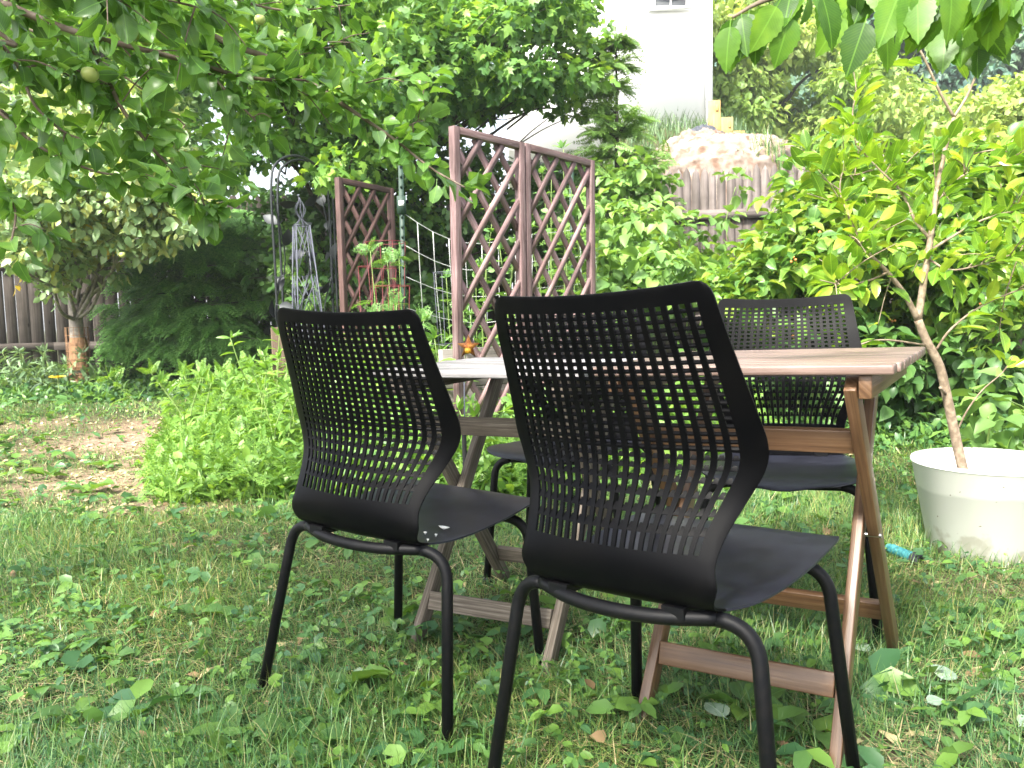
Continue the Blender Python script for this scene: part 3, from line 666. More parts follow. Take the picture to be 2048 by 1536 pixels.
def tree(name, lab, cat, base, th, tr, clumps, tpls, per, size, leafm, barkm, flat=.5, droop=.35, up=.8, limbs=True, group=None, trunkpath=None, core=.3, dens=True, outw=.6, wid=None):
    base = np.array(base, float); t = empty(name, base, lab, cat, group)
    m = MB(); top = base+np.array([R_.normal()*.1, R_.normal()*.1, th])
    tp = cr_(trunkpath if trunkpath is not None else [base-np.array([0, 0, .15]), base+(top-base)*.35+np.array([.04, .02, 0]), base+(top-base)*.7-np.array([.05, 0, 0]), top], 5)
    m.tube(tp-base, np.linspace(tr, tr*.35, len(tp))*np.concatenate([[1.35, 1.15], np.ones(len(tp)-2)]), 12)
    if limbs:
        for (c, r) in clumps:
            if R_.random() > .45: continue
            k = np.argmin(np.abs(tp[:, 2]-(c[2]-.45*np.linalg.norm((c-tp[-1])[:2])))); k = max(k, int(len(tp)*.25)); s = tp[k]
            limb(m, s-base, c-base, max(.012, tr*.28), .005, .07)
            for q in range(2):
                e = c+rdir(1)[0]*r*np.array([.9, .9, flat]); limb(m, (s+(c-s)*.75)-base, e-base, .008, .003, .05, 3, .08, 3)
    m.build('trunk', barkm, t, sm=True)
    B = Batch()
    for (c, r) in clumps:
        n = int(per*(r**2)/.16) if dens else per
        for tpl in tpls: leaves_on(B, tpl, c-base, r, n//len(tpls), size, flat, droop, up, outw, wid=wid, core=core)
    B.build('crown', leafm, t)
    return t
def gz(x, y): return float(terr(x, y))
# ------------------------------------------------------------------ maple in the middle
cl = clumps_px([(620, 60, 290, 120, 6.2, 8.2, 46, .40), (900, 120, 200, 100, 6.4, 8.2, 26, .36), (1060, 30, 110, 75, 6.6, 8, 12, .34),
                (620, 230, 230, 70, 6.2, 8.2, 20, .36), (560, 330, 120, 60, 6.6, 8, 5, .28), (740, 330, 90, 60, 6.2, 7.6, 9, .30), (830, 400, 110, 60, 7, 8.2, 9, .30),
                (1120, 140, 60, 50, 6.6, 8, 5, .28), (760, 480, 130, 70, 7.4, 8.4, 12, .30), (420, 60, 160, 100, 6.8, 8.4, 14, .36), (800, -60, 380, 60, 6.4, 8.4, 20, .4),
                (1180, 200, 60, 40, 6.8, 7.8, 3, .25), (1150, 100, 70, 40, 7, 8, 4, .26), (1000, 185, 110, 40, 6.8, 8, 9, .27)])
bx, by = W(700, 600, 8.0)[:2]
tree('maple_tree', 'large bright green maple filling the top centre behind the trellises', 'tree', (bx, by, gz(bx, by)), 3.2, .11, cl, [MAPLE, MAPLES], 150, .088, M['maple_leaf'], M['bark_dark'], .5, .55, .9)
# dark understorey below it
cl = clumps_px([(700, 450, 160, 100, 7.6, 8.7, 18, .33), (900, 500, 120, 85, 7.4, 8.7, 14, .33), (1080, 510, 100, 85, 7.4, 8.7, 12, .33), (780, 600, 260, 60, 7.2, 8.6, 18, .3), (950, 350, 70, 45, 7.6, 8.7, 7, .28), (1090, 370, 60, 40, 7.6, 8.6, 6, .27), (600, 540, 60, 80, 7.8, 8.6, 8, .28), (1150, 400, 40, 50, 7.2, 8, 4, .24)])
bx, by = W(830, 600, 8.4)[:2]
tree('maple_sapling', 'dark green young maple growing against the back fence behind the trellises', 'tree', (bx, by, gz(bx, by)), 1.7, .05, cl, [MAPLES], 170, .095, M['dark_leaf'], M['bark_dark'], .7, .4, .8)
# tree beyond the fence at left
cl = clumps_px([(150, 120, 220, 140, 10.5, 13, 26, .6), (330, 230, 120, 90, 10.5, 12.5, 12, .5), (60, 300, 110, 70, 10.5, 12.5, 10, .5), (280, 20, 250, 90, 10.5, 13, 14, .6), (400, 340, 60, 25, 10.5, 12, 2, .35)])
bx, by = W(200, 600, 12)[:2]
tree('shade_tree', 'green broadleaf tree beyond the fence at far left, bright sky between its leaves', 'tree', (bx, by, gz(bx, by)), 4.5, .2, cl, [MAPLES, OVALS], 120, .15, M['maple_leaf'], M['bark_dark'], .55, .4, .8)
cl = clumps_px([(480, 440, 80, 40, 10, 11.5, 6, .42), (560, 430, 60, 40, 10, 11, 5, .4), (640, 420, 50, 40, 10, 11, 4, .38), (250, 400, 160, 30, 10.4, 11.5, 8, .34)])
bx, by = W(420, 600, 11)[:2]
tree('bushy_tree', 'low dark tree crown seen over the left board fence', 'tree', (bx, by, gz(bx, by)), 1.8, .09, cl, [OVALS], 120, .15, M['dark_leaf'], M['bark_dark'], .7, .4, .8)
# ------------------------------------------------------------------ far apple tree by the left fence
cl = clumps_px([(70, 330, 110, 50, 6.6, 8.2, 12, .30), (230, 330, 130, 60, 6.6, 8.2, 14, .30), (120, 430, 130, 60, 6.6, 8.0, 14, .27), (280, 430, 110, 50, 6.6, 8, 8, .26),
                (20, 490, 60, 40, 6.6, 7.6, 6, .24), (120, 560, 45, 20, 6.8, 7.4, 2, .16), (200, 520, 60, 30, 6.8, 7.6, 3, .22), (310, 330, 60, 60, 6.6, 8, 5, .26), (150, 230, 180, 60, 6.8, 8.4, 12, .32), (50, 460, 80, 60, 6.3, 6.9, 8, .2), (250, 460, 80, 40, 6.3, 6.9, 8, .2), (350, 410, 60, 40, 6.3, 6.9, 6, .2), (90, 380, 90, 50, 6.2, 6.7, 8, .22), (230, 370, 80, 40, 6.2, 6.7, 8, .22)])
b0 = W(160, 735, 8.0); b0[2] = gz(b0[0], b0[1])
tp = [b0-np.array([0, 0, .1]), W(152, 640, 8.0), W(148, 540, 8.0), W(160, 440, 7.9), W(190, 340, 7.8)]
ft = tree('apple_tree', 'small pale leaved apple tree by the left fence, guard around its trunk', 'tree', b0, 2, .075, cl, [OVAL, OVALS], 330, .085, M['apple_far'], M['bark_grey'], .8, .3, .7, trunkpath=tp)
m = MB(); a, b = tp[0]-b0+np.array([0, 0, .1]), W(153, 655, 8.0)-b0
for i in range(9): c = a+(b-a)*i/8; m.tube([c+.105*np.array([math.cos(q), math.sin(q), 0]) for q in np.linspace(0, 6.283, 15)[:-1]], .0025, 4, closed=True)
for i in range(14): q = i/14*6.283; o_ = .105*np.array([math.cos(q), math.sin(q), 0]); m.tube([a+o_, b+o_], .0025, 4)
m.lathe([(.10, .0), (.098, .17)], 20, c=a); m.lathe([(.094, .2), (.088, .46), (.07, .52)], 20, c=a); m.build('trunk_guard', M['guard'], ft)
ab = MB(); ab.lathe([(0.001, -.022), (.014, -.02), (.024, -.008), (.027, .004), (.022, .018), (.01, .022), (.001, .018)], 14)
ap0 = ab.build('apple', M['apple'], ft, sm=True); first = True
def put_apples(parent, base, pts, sc_):
    global ap0
    for p in pts:
        global first
        o = ap0 if first else ap0.copy()
        if not first: C.objects.link(o)
        first = False; o.parent = parent; o.location = [float(q) for q in (np.array(p)-base)]; s = sc_*random.uniform(.85, 1.15); o.scale = (s, s, s)
pts = [W(u+random.uniform(-6, 6), v+random.uniform(-6, 6), random.uniform(6.3, 6.7)) for (u, v) in ((130, 365), (205, 355), (220, 365), (190, 385), (345, 440), (180, 478), (110, 585), (242, 510), (248, 498), (60, 330), (90, 410), (260, 330), (150, 300), (320, 395), (30, 420), (285, 300), (170, 340), (235, 380))]
put_apples(ft, b0, pts, 1.15)
B = Batch()
for (u, v) in ((195, 350), (180, 390), (235, 392), (400, 412), (32, 570), (245, 500), (178, 470), (88, 478), (205, 345), (165, 310), (225, 515)):
    leaves_on(B, OVAL, W(u, v, 6.7)-b0, .05, 4, .07)
B.build('yellowed_leaves', M['yellow_leaf'], ft)
# ------------------------------------------------------------------ dark cedar shrub on the back fence
def conifer(name, lab, cat, base, spots, size, mat, tpl, barkm, tr, top, tips=.5, up=.9, face=(0, -1, 0), n=3, cres=None):
    base = np.array(base, float); t = empty(name, base, lab, cat); m = MB(); top = np.array(top, float)
    tp = cr_([base-np.array([0, 0, .1]), base+(top-base)*.5+np.array([.02, 0, 0]), top], 6); m.tube(tp-base, np.linspace(tr, .006, len(tp)), 9)
    B = Batch(); 
    for (p, s) in spots:
        k = np.argmin(np.abs(tp[:, 2]-p[2]+.1)); st = tp[k]; dr = nrm((p-st)*np.array([1, 1, .3])+np.array(face)*.1)
        if R_.random() < .35: limb(m, st-base, p-base, .010, .003, .04, 3, .03, 3)
        N = n; d = nrm(dr[None]*.55+R_.normal(size=(N, 3))*.34+np.array(face)*.45+np.array([0, 0, -.22])); nn = nrm(R_.normal(size=(N, 3))*.28+np.array([0, 0, up])+np.array(face)*.25)
        B.add(tpl, (p-base)[None]-d*s*.5+R_.normal(size=(N, 3))*s*.18, orient(d, nn, s*R_.uniform(.75, 1.2, N)))
    m.build('trunk', barkm, t, sm=True); B.build('crown', mat, t); return t
def px_spots(spec, size):
    out = []
    for (u, v, ru, rv, D0, D1, K) in spec:
        for i in range(K):
            a = R_.random()*6.283; q = math.sqrt(R_.random()); out.append((W(u+ru*q*math.cos(a), v+rv*q*math.sin(a), R_.uniform(D0, D1)), size*R_.uniform(.8, 1.2)))
    return out
bx, by = W(380, 720, 8.6)[:2]; base = np.array([bx, by, gz(bx, by)]); t = empty('cedar_shrub', base, 'broad dark cedar with drooping fan sprays hiding the middle of the back fence', 'shrub'); m = MB(); B = Batch()
tp = cr_([base-[0, 0, .1], base+[.03, .02, .8], W(410, 410, 8.6)], 8); m.tube(tp-base, np.linspace(.05, .008, len(tp)), 9)
for (u, v, ru, rv, D0, D1, K) in ((400, 560, 150, 150, 7.7, 8.7, 95), (450, 470, 110, 70, 7.9, 8.7, 36), (340, 660, 130, 60, 7.6, 8.6, 40), (490, 640, 70, 80, 7.7, 8.5, 34), (250, 690, 50, 40, 7.8, 8.5, 14), (330, 530, 90, 70, 7.8, 8.6, 22), (235, 620, 45, 80, 8.0, 8.7, 12)):
    for q in range(K):
        an = R_.random()*6.283; qq = math.sqrt(R_.random()); p = W(u+ru*qq*math.cos(an), v+rv*qq*math.sin(an), R_.uniform(D0, D1)); s0 = tp[np.argmin(np.abs(tp[:, 2]-p[2]+.1))]
        if q % 3 == 0: limb(m, s0-base, p-base, .010, .003, .04, 3, .03, 3)
        ax = nrm((p-s0)*np.array([1, .4, 0])+np.array([0, -.45, 0])); sdv = np.array([-ax[1], ax[0], 0]); N = 9; f = R_.uniform(-1, 1, N)
        d = nrm(ax[None]*(1-.4*np.abs(f))[:, None]+sdv*f[:, None]*.9+np.array([0, 0, -.22])+R_.normal(size=(N, 3))*.07); o_ = p-base-ax*.18+sdv*(f*.10)[:, None]+ax*(R_.random((N, 1))*.12)+R_.normal(size=(N, 3))*.012
        B.add(SPRAY3, o_, orient(d, nrm(np.array([0, -.25, 1.])+R_.normal(size=(N, 3))*.13), R_.uniform(.18, .32, N)))
m.build('trunk', M['bark_dark'], t, sm=True); B.build('crown', M['cedar_dark'], t)
bx, by = W(610, 690, 7.4)[:2]
conifer('feathery_shrub', 'loose feathery green shrub behind the metal obelisk', 'shrub', (bx, by, gz(bx, by)),
        px_spots([(600, 560, 45, 110, 7.0, 7.8, 120), (650, 640, 60, 60, 7, 7.8, 60)], .15), .15, M['cedar_light'], SPRAY, M['bark_dark'], .015, W(605, 450, 7.4), n=2, up=.3)
# ------------------------------------------------------------------ hemlock between house and trellis
bx, by = W(1225, 640, 7.2)[:2]; top = W(1232, 40, 7.2); base = np.array([bx, by, gz(bx, by)])
t = empty('hemlock_tree', base, 'slender feathery hemlock with a thin leader standing before the white house', 'tree'); m = MB(); B = Batch()
tp = cr_([base-[0, 0, .1], base+(top-base)*.5+[.02, 0, 0], top], 8); m.tube(tp-base, np.linspace(.05, .004, len(tp)), 9); HT = top[2]-base[2]
for i in range(150):
    f = R_.random()**.85; h = .16+.83*(1-f) if i > 6 else .9; s0 = tp[np.argmin(np.abs(tp[:, 2]-base[2]-h*HT))]; L_ = .06+.78*(1-h)**.8*R_.uniform(.6, 1.1); az = R_.random()*6.283
    e = s0+np.array([math.cos(az)*L_, math.sin(az)*L_*.8, L_*R_.uniform(-.05, .45)]); P = limb(m, s0-base, e-base, .006, .0015, .08, 4, .05, 3); n = int(10+L_*34)
    k = R_.integers(1, len(P), n); T = nrm(np.gradient(P, axis=0))[k]; sd = nrm(np.cross(T, [0, 0, 1.])*R_.choice([-1, 1], (n, 1))+R_.normal(size=(n, 3))*.35)
    B.add(SPRAY, P[k], orient(nrm(sd*.8+T*.6+np.array([0, -.1, -.12])), nrm(R_.normal(size=(n, 3))*.4+[0, -.2, .8]), R_.uniform(.09, .19, n)))
m.build('trunk', M['bark_dark'], t, sm=True); B.build('crown', M['cedar_light'], t)
n = 9000; x = R_.uniform(.6, 7, n); y = R_.uniform(8.7, 16, n); a = R_.random(n)*6.28; L_ = R_.uniform(.15, .4, n); Mx = np.zeros((n, 3, 3)); Mx[:, 0, 0] = np.cos(a)*.02; Mx[:, 1, 0] = np.sin(a)*.02; Mx[:, 0, 1] = -np.sin(a)*L_; Mx[:, 1, 1] = np.cos(a)*L_; Mx[:, 2, 2] = L_
B = Batch(); B.add(BLADES[0], np.stack([x, y, terr(x, y)], -1), Mx); o = B.build('bank_grass', M['weed_grey'], None); props(o, 'long grass on the bank below the white house beyond the fence', 'grass', None, 'stuff')
# ------------------------------------------------------------------ trees beyond the right fence
def bg(name, lab, spec, base, th, tr, size, per, mat, flat=.6, tpl=(OVALS,), wid=None):
    bx, by, bz = W(*base); bz = gz(bx, by); tree(name, lab, 'tree', (bx, by, bz), th, tr, clumps_px(spec), list(tpl), per, size, mat, M['bark_dark'], flat, .5, .8, group='trees beyond the right fence', wid=wid)
bg('locust_tree', 'yellow green feathery tree right of the white house, reaching the picture top', [(1500, 60, 110, 90, 17, 21, 22, .8), (1500, 180, 90, 60, 17, 21, 12, .7), (1640, 120, 90, 90, 17.5, 22, 14, .8), (1560, 260, 60, 50, 18, 21, 6, .6), (1500, 270, 60, 40, 18, 21, 5, .6)],
   (1530, 560, 19), 5.5, .22, .19, 110, M['locust_leaf'], .6, (OVALS, LANCES))
bg('locust_tree', 'rounded yellow green tree directly behind the lemon tree forks', [(1740, 200, 75, 70, 16, 19, 15, .62), (1800, 270, 60, 40, 16, 18, 8, .5), (1690, 270, 60, 40, 16, 19, 6, .5), (1650, 300, 60, 30, 16, 18, 5, .5)],
   (1740, 520, 17.5), 3.5, .18, .18, 110, M['locust_leaf'], .6, (OVALS, LANCES))
bg('oak_tree', 'tall dark bluish tree at the top right, pale sky between its limbs', [(1860, 60, 150, 100, 26, 32, 30, 1.25), (1900, 190, 120, 60, 26, 31, 10, 1.0), (1690, 60, 110, 90, 27, 32, 14, 1.3), (2060, 40, 70, 90, 26, 32, 10, 1.2), (1560, 130, 150, 160, 28, 34, 18, 1.5), (1800, 300, 240, 50, 28, 33, 16, 1.2)],
   (1890, 480, 29), 8, .4, .30, 60, M['far_dark'], .65)
bg('hedge_tree', 'low rounded yellow green tree at the right edge above the fence', [(1960, 260, 90, 50, 13, 16, 16, .5), (2060, 240, 70, 70, 13, 16, 12, .55), (1880, 290, 60, 30, 13, 15, 6, .42), (2060, 180, 40, 30, 13, 15, 4, .4)],
   (1990, 480, 14.5), 1.5, .12, .15, 110, M['locust_leaf'], .7, (OVALS, MAPLES))
bg('spruce_tree', 'dark shadowed tree low behind the yellow green crowns, just right of the earth pile', [(1600, 320, 80, 40, 20, 24, 14, .9), (1580, 230, 60, 60, 22, 25, 8, .9)], (1600, 560, 22), 4, .2, .22, 80, M['far_dark'], .7)
# ------------------------------------------------------------------ raspberry bushes
def bush(name, lab, spec, per, size, mat, tpls, base, canes=10, flat=.75, berries=0, group=None, cat='bush', droop=.35, up=.9, stemm='stem', trio=True, core=.35):
    base = np.array(base, float); base[2] = gz(base[0], base[1]); t = empty(name, base, lab, cat, group); cl = clumps_px(spec); m = MB()
    for i in range(canes):
        c, r = cl[R_.integers(len(cl))]; s = np.array([c[0]*.75+base[0]*.25+R_.normal()*.12, c[1]*.75+base[1]*.25+R_.normal()*.1, 0]); s[2] = gz(s[0], s[1])-.02
        limb(m, s-base, c-base, .007, .003, .12, 4, .06, 4)
    m.build('stems', M[stemm], t, sm=True); B = Batch(); D_ = Batch()
    for (c, r) in cl:
        n = max(3, int(per*(r**2)/.06)); 
        if trio:
            k = n//3; d = rdir(k); pos = c-base+d*(core+(1-core)*R_.random((k, 1)))*r*np.array([1, 1, flat])
            dr = nrm(d*.7+R_.normal(size=(k, 3))*.4+np.array([0, 0, -droop*.6])); nn = nrm(R_.normal(size=(k, 3))*.35+np.array([0, 0, up])+d*.3)
            s = size*R_.uniform(.65, 1.25, k); Mx = orient(dr, nn, s)
            B.add(tpls[0], pos, Mx)
            side = Mx[:, :, 0]/s[:, None]; 
            for sg in (-1, 1):
                d2 = nrm(dr*.35+side*sg+np.array([0, 0, -.15])); B.add(tpls[0], pos+dr*(s*.06)[:, None], orient(d2, nn+R_.normal(size=(k, 3))*.15, s*.85))
        else:
            for tp_ in tpls: leaves_on(B, tp_, c-base, r, n//len(tpls), size, flat, droop, up, .6, core=core)
    B.build('leaves', M[mat], t)
    if berries:
        b0_ = MB(); b0_.lathe([(.001, -.009), (.007, -.006), (.009, 0), (.007, .006), (.001, .008)], 8); bo = b0_.build('berry', M['red_berry'], t, sm=True)
        for i in range(berries):
            c, r = cl[R_.integers(len(cl))]; d = rdir(1)[0]; d[1] = -abs(d[1]); p = c-base+d*r*np.array([1, 1, flat])*1.02
            for j in range(3):
                o = bo if (i == 0 and j == 0) else bo.copy()
                if o is not bo: C.objects.link(o)
                o.parent = t; o.location = [float(q) for q in p+R_.normal(size=3)*.014]
    return t
bush('raspberry_bush', 'raspberry bush with long leafy canes just left of the lemon tree, orange berries', [(1590, 510, 80, 80, 4.7, 6.2, 28, .22), (1660, 420, 90, 80, 4.9, 6.2, 26, .25), (1620, 600, 110, 80, 4.7, 5.9, 24, .25), (1700, 330, 70, 50, 5.2, 6.2, 12, .24), (1500, 570, 60, 30, 4.8, 5.8, 8, .2), (1440, 500, 12, 50, 5.3, 5.8, 2, .08)],
     46, .115, 'berry_leaf', [BERRY], W(1620, 800, 5.4), 26, berries=15)
bush('raspberry_bush', 'dense raspberry bush at the right edge behind the white pot', [(1900, 420, 150, 100, 4.7, 6.0, 40, .25), (1960, 560, 110, 110, 4.5, 5.8, 34, .25), (1820, 560, 90, 90, 4.7, 5.8, 22, .25), (1960, 340, 110, 40, 5, 6, 16, .22), (2060, 480, 50, 140, 4.4, 5.6, 14, .25)],
     46, .115, 'berry_leaf', [BERRY], W(1920, 850, 5.2), 30, berries=12)
bush('elder_bush', 'leafy green bush growing low between the double trellis and the raspberries', [(1260, 470, 80, 70, 5.6, 6.8, 16, .22), (1330, 560, 90, 50, 5.2, 6.4, 18, .22), (1240, 560, 60, 60, 5.4, 6.4, 12, .22), (1420, 570, 60, 30, 5.2, 6.2, 10, .2), (1480, 375, 22, 22, 6.5, 6.8, 3, .09), (1470, 440, 10, 50, 6.4, 6.7, 3, .07), (1380, 490, 40, 30, 6, 6.6, 4, .15), (1270, 350, 45, 60, 6.8, 7.6, 10, .2)],
     46, .12, 'cedar_light', [BERRY], W(1300, 800, 5.8), 20)
bush('dark_shrub', 'dark green leafy shrub low behind the far chair and the potted tree', [(1700, 740, 120, 90, 4.7, 5.6, 22, .24), (1850, 770, 120, 80, 4.6, 5.5, 22, .24), (1500, 700, 120, 70, 4.9, 5.9, 16, .24), (2000, 760, 70, 70, 4.5, 5.3, 12, .22)],
     40, .12, 'dark_leaf', [BERRY], W(1750, 860, 5.2), 16)
bush('broadleaf_weed', 'clump of broad bright leaves on the ground behind the white pot at right edge', [(2010, 850, 45, 50, 3.5, 3.9, 7, .14)], 40, .15, 'cedar_light', [BERRY], W(2010, 930, 3.7), 6)
# grass tufts silhouetted on the earth pile
b0 = W(1535, 320, 9.6); B = Batch()
for k, (u, v) in enumerate(((1520, 300), (1545, 310), (1500, 310), (1560, 330))):
    n = 26; a = R_.random(n)*6.28; Mx = np.zeros((n, 3, 3)); Mx[:, 0, 0] = np.cos(a)*.01; Mx[:, 1, 0] = np.sin(a)*.01; Mx[:, 0, 1] = -np.sin(a)*.35; Mx[:, 1, 1] = np.cos(a)*.35; Mx[:, 2, 2] = .5
    B.add(BLADES[k], W(u, v+20, 9.6)-b0+R_.normal(size=(n, 3))*np.array([.05, .05, .02]), Mx)
o = B.build('wild_grass', M['grass'], None); o.location = b0; props(o, 'tuft of tall seeding grass on the right flank of the earth pile', 'grass')
# ------------------------------------------------------------------ lemon tree in the white pot
PC = W(1985, 700, 2.62); px_, py_ = PC[0], PC[1]; pz = gz(px_, py_)
pot = MB(); prof = [(0.001, .004), (.168, .004), (.172, .0), (.178, .01), (.232, .366), (.236, .370), (.236, .379), (.234, .383), (.229, .383), (.227, .36), (.205, .285), (.001, .285)]
pot.lathe([(r_, z_*.82) for r_, z_ in prof[:11]], 72); po = pot.build('plant_pot', M['pot'], None, angle=50); po.location = (px_, py_, pz)
props(po, 'large dirty white plastic pot with a grey water mark, holding the lemon tree', 'plant pot')
LB = np.array([px_-.06, py_-.02, pz+.20]); lt = empty('lemon_tree', LB, 'young lemon tree with forked bare trunk growing in the white pot', 'tree')
m = MB(); V = [(.215*math.cos(a), .215*math.sin(a), .015) for a in np.linspace(0, 6.283, 41)[:-1]]+[(0, 0, .03)]
m.add(V, [(i, (i+1) % 40, 40) for i in range(40)]); so_ = m.build('potting_soil', plain('potting_soil', (.05, .035, .025), .95, nscale=60, ncol=(.12, .09, .06), bump=.8), lt); so_.location = (.06, .02, .0)
m = MB()
def br(pts, r0, r1, k=5):
    P = cr_([W(u, v, D)-LB for (u, v, D) in pts], k); m.tube(P, np.linspace(r0, r1, len(P)), 9); return P
tips = []
main = [(1934, 975, 2.58), (1912, 880, 2.58), (1893, 790, 2.57), (1878, 730, 2.56), (1852, 680, 2.55), (1836, 640, 2.55)]
br(main, .0165, .0125)
b1 = br([(1836, 640, 2.55), (1848, 560, 2.56), (1862, 470, 2.58), (1872, 390, 2.6), (1890, 300, 2.62), (1908, 235, 2.62)], .012, .006)
b2 = br([(1836, 640, 2.55), (1810, 590, 2.53), (1775, 545, 2.5), (1735, 505, 2.48), (1700, 470, 2.45)], .010, .004)
b3 = br([(1908, 235, 2.62), (1880, 185, 2.6), (1845, 110, 2.58), (1812, 50, 2.56), (1790, -10, 2.55)], .005, .002)
b4 = br([(1908, 235, 2.62), (1935, 190, 2.63), (1955, 140, 2.64), (1968, 90, 2.65), (1960, 40, 2.65)], .005, .002)
b5 = br([(1872, 700, 2.55), (1900, 660, 2.52), (1950, 620, 2.5), (2010, 590, 2.5), (2070, 570, 2.5)], .004, .002)
b6 = br([(1915, 860, 2.58), (1935, 820, 2.55), (1965, 780, 2.53), (2005, 745, 2.52), (2025, 712, 2.5)], .003, .0015)
b7 = br([(1862, 480, 2.58), (1830, 440, 2.6), (1800, 380, 2.62), (1760, 340, 2.64), (1712, 290, 2.66)], .006, .002)
b8 = br([(1868, 420, 2.6), (1900, 370, 2.6), (1950, 340, 2.6), (2010, 330, 2.6)], .005, .002)
b9 = br([(1775, 545, 2.5), (1740, 560, 2.45), (1690, 570, 2.42), (1640, 560, 2.4)], .004, .0015)
b10 = br([(1862, 500, 2.58), (1910, 470, 2.56), (1965, 440, 2.54), (2030, 420, 2.54)], .005, .002)
b11 = br([(1735, 505, 2.48), (1700, 440, 2.48), (1680, 380, 2.5), (1690, 320, 2.5)], .004, .0015)
b12 = br([(1712, 290, 2.66), (1705, 230, 2.66), (1712, 180, 2.66), (1705, 130, 2.66)], .003, .0012)
b13 = br([(1890, 300, 2.62), (1930, 310, 2.62), (1990, 300, 2.6), (2040, 310, 2.6)], .003, .0015)
b14 = br([(1860, 520, 2.56), (1900, 540, 2.5), (1960, 530, 2.45), (2020, 510, 2.42)], .004, .0015)
b15 = br([(1955, 140, 2.64), (1925, 95, 2.62), (1905, 50, 2.6)], .003, .0012)
b16 = br([(1745, 340, 2.64), (1700, 350, 2.62), (1650, 330, 2.6)], .003, .0012)
b17 = br([(1690, 700, 2.3), (1760, 680, 2.4), (1850, 690, 2.55)], .002, .0035)
br([(1893, 790, 2.57), (1880, 775, 2.52)], .006, .004)
B = Batch()
def foliate(P, n, size, tpl, spread, dens0=.15, droop=.1, mi=0, out=1.0):
    k = R_.integers(int(len(P)*dens0), len(P), n); p = P[k]; T = nrm(np.gradient(P, axis=0))[k]
    s = nrm(np.cross(T, R_.normal(size=(n, 3)))); d = nrm(s*out+T*.7+np.array([0, 0, -droop])); nn = nrm(np.array([0, 0, 1.])+R_.normal(size=(n, 3))*.5-d*.2)
    sz = size*R_.uniform(.65, 1.25, n); B.add(tpl, p+s*R_.random((n, 1))*spread, orient(d, nn, sz), mi)
for P, n, d0 in ((b1, 22, .3), (b2, 16, .45), (b3, 10, .3), (b4, 7, .3), (b5, 18, .3), (b6, 6, .75), (b7, 46, .15), (b8, 28, .1), (b9, 22, .3), (b10, 34, .1), (b11, 30, .2), (b12, 34, .1), (b13, 14, .2), (b14, 30, .2), (b15, 6, .5), (b16, 24, .1), (b17[:6], 8, 0)):
    foliate(P if P is not b1 else P[:22], n, .074, LEMON, .03, d0, -.15)
# side shoots
shoots = m
for P in (b1[:18], b2, b7, b8, b10, b11[:14], b14, b16, b5, b9):
    for j in range(5):
        k = R_.integers(int(len(P)*.4), len(P)); q = P[k]; d = nrm(R_.normal(size=3)+np.array([0, -.2, .9])); L_ = R_.uniform(.08, .2)
        S = cr_([q, q+d*L_*.5+np.array([0, 0, .01]), q+d*L_], 4); shoots.tube(S, np.linspace(.0022, .001, len(S)), 5); foliate(S, 7, .070, LEMON, .005, .1, -.25)
m.build('trunk', M['bark_citrus'], lt, sm=True); B.build('crown', M['lemon_leaf'], lt)
# ------------------------------------------------------------------ near apple tree overhead at the left
NB = np.array([-2.35, 1.0, gz(-2.35, 1.0)]); nt_ = empty('apple_tree', NB, 'apple tree close to the camera, its boughs hanging across the top left', 'tree')
m = MB(); tp = cr_([NB-[0, 0, .1], NB+[.05, .02, .9], NB+[-.02, .1, 1.7], NB+[.1, 0, 2.5], NB+[.3, -.4, 3.2]], 6); m.tube(tp-NB, np.linspace(.13, .06, len(tp)), 12)
def nb(pts, r0, r1, root=True):
    Q = [W(u, v, D) for (u, v, D) in pts]
    if root: Q = [tp[14]*.5+Q[0]*.5+np.array([0, 0, .18])]+Q; Q = [tp[14]]+Q
    P = cr_(np.array(Q)-NB, 6); m.tube(P, np.linspace(r0*1.0, r1, len(P)), 7); return P[12:] if root else P
A = []
A.append(nb([(-60, -30, 1.9), (20, 12, 1.9), (155, 65, 1.9), (330, 110, 1.9), (500, 155, 1.95), (620, 160, 2.0)], .014, .003))
A.append(nb([(155, 65, 1.9), (205, 135, 1.88), (240, 210, 1.85), (290, 280, 1.85), (345, 340, 1.85), (390, 400, 1.8), (430, 430, 1.8)], .006, .002, False))
A.append(nb([(180, -60, 2.1), (270, 3, 2.1), (350, 25, 2.1), (400, 58, 2.1), (470, 92, 2.1), (560, 125, 2.1), (650, 185, 2.1), (720, 232, 2.1), (790, 280, 2.1), (860, 335, 2.05), (930, 375, 2.0)], .014, .002))
A.append(nb([(-40, 40, 1.7), (0, 85, 1.7), (40, 140, 1.7), (70, 210, 1.7), (130, 265, 1.7), (190, 285, 1.7)], .006, .002))
A.append(nb([(-60, 180, 1.8), (0, 225, 1.8), (60, 280, 1.8), (120, 315, 1.8), (200, 345, 1.8), (260, 350, 1.8)], .006, .002))
A.append(nb([(400, 125, 1.9), (450, 180, 1.92), (490, 220, 1.95), (540, 268, 1.95)], .004, .0015, False))
A.append(nb([(-40, -60, 1.6), (100, -30, 1.65), (240, -20, 1.7), (420, 20, 1.75)], .008, .002))
A.append(nb([(-50, 330, 1.7), (-10, 370, 1.7), (30, 420, 1.7), (20, 500, 1.65)], .005, .002))
A.append(nb([(560, 125, 2.1), (600, 100, 2.15), (660, 95, 2.2)], .003, .0015, False))
A.append(nb([(300, -60, 2.3), (420, -20, 2.3), (560, 20, 2.3), (700, 10, 2.4)], .008, .002))
A.append(nb([(790, 280, 2.1), (820, 250, 2.12), (850, 240, 2.15)], .002, .001, False))
A.append(nb([(650, 185, 2.1), (700, 170, 2.12), (740, 165, 2.15)], .002, .001, False))
A.append(nb([(-60, 20, 2.2), (60, 60, 2.2), (180, 110, 2.25), (300, 190, 2.3), (370, 250, 2.3)], .006, .002))
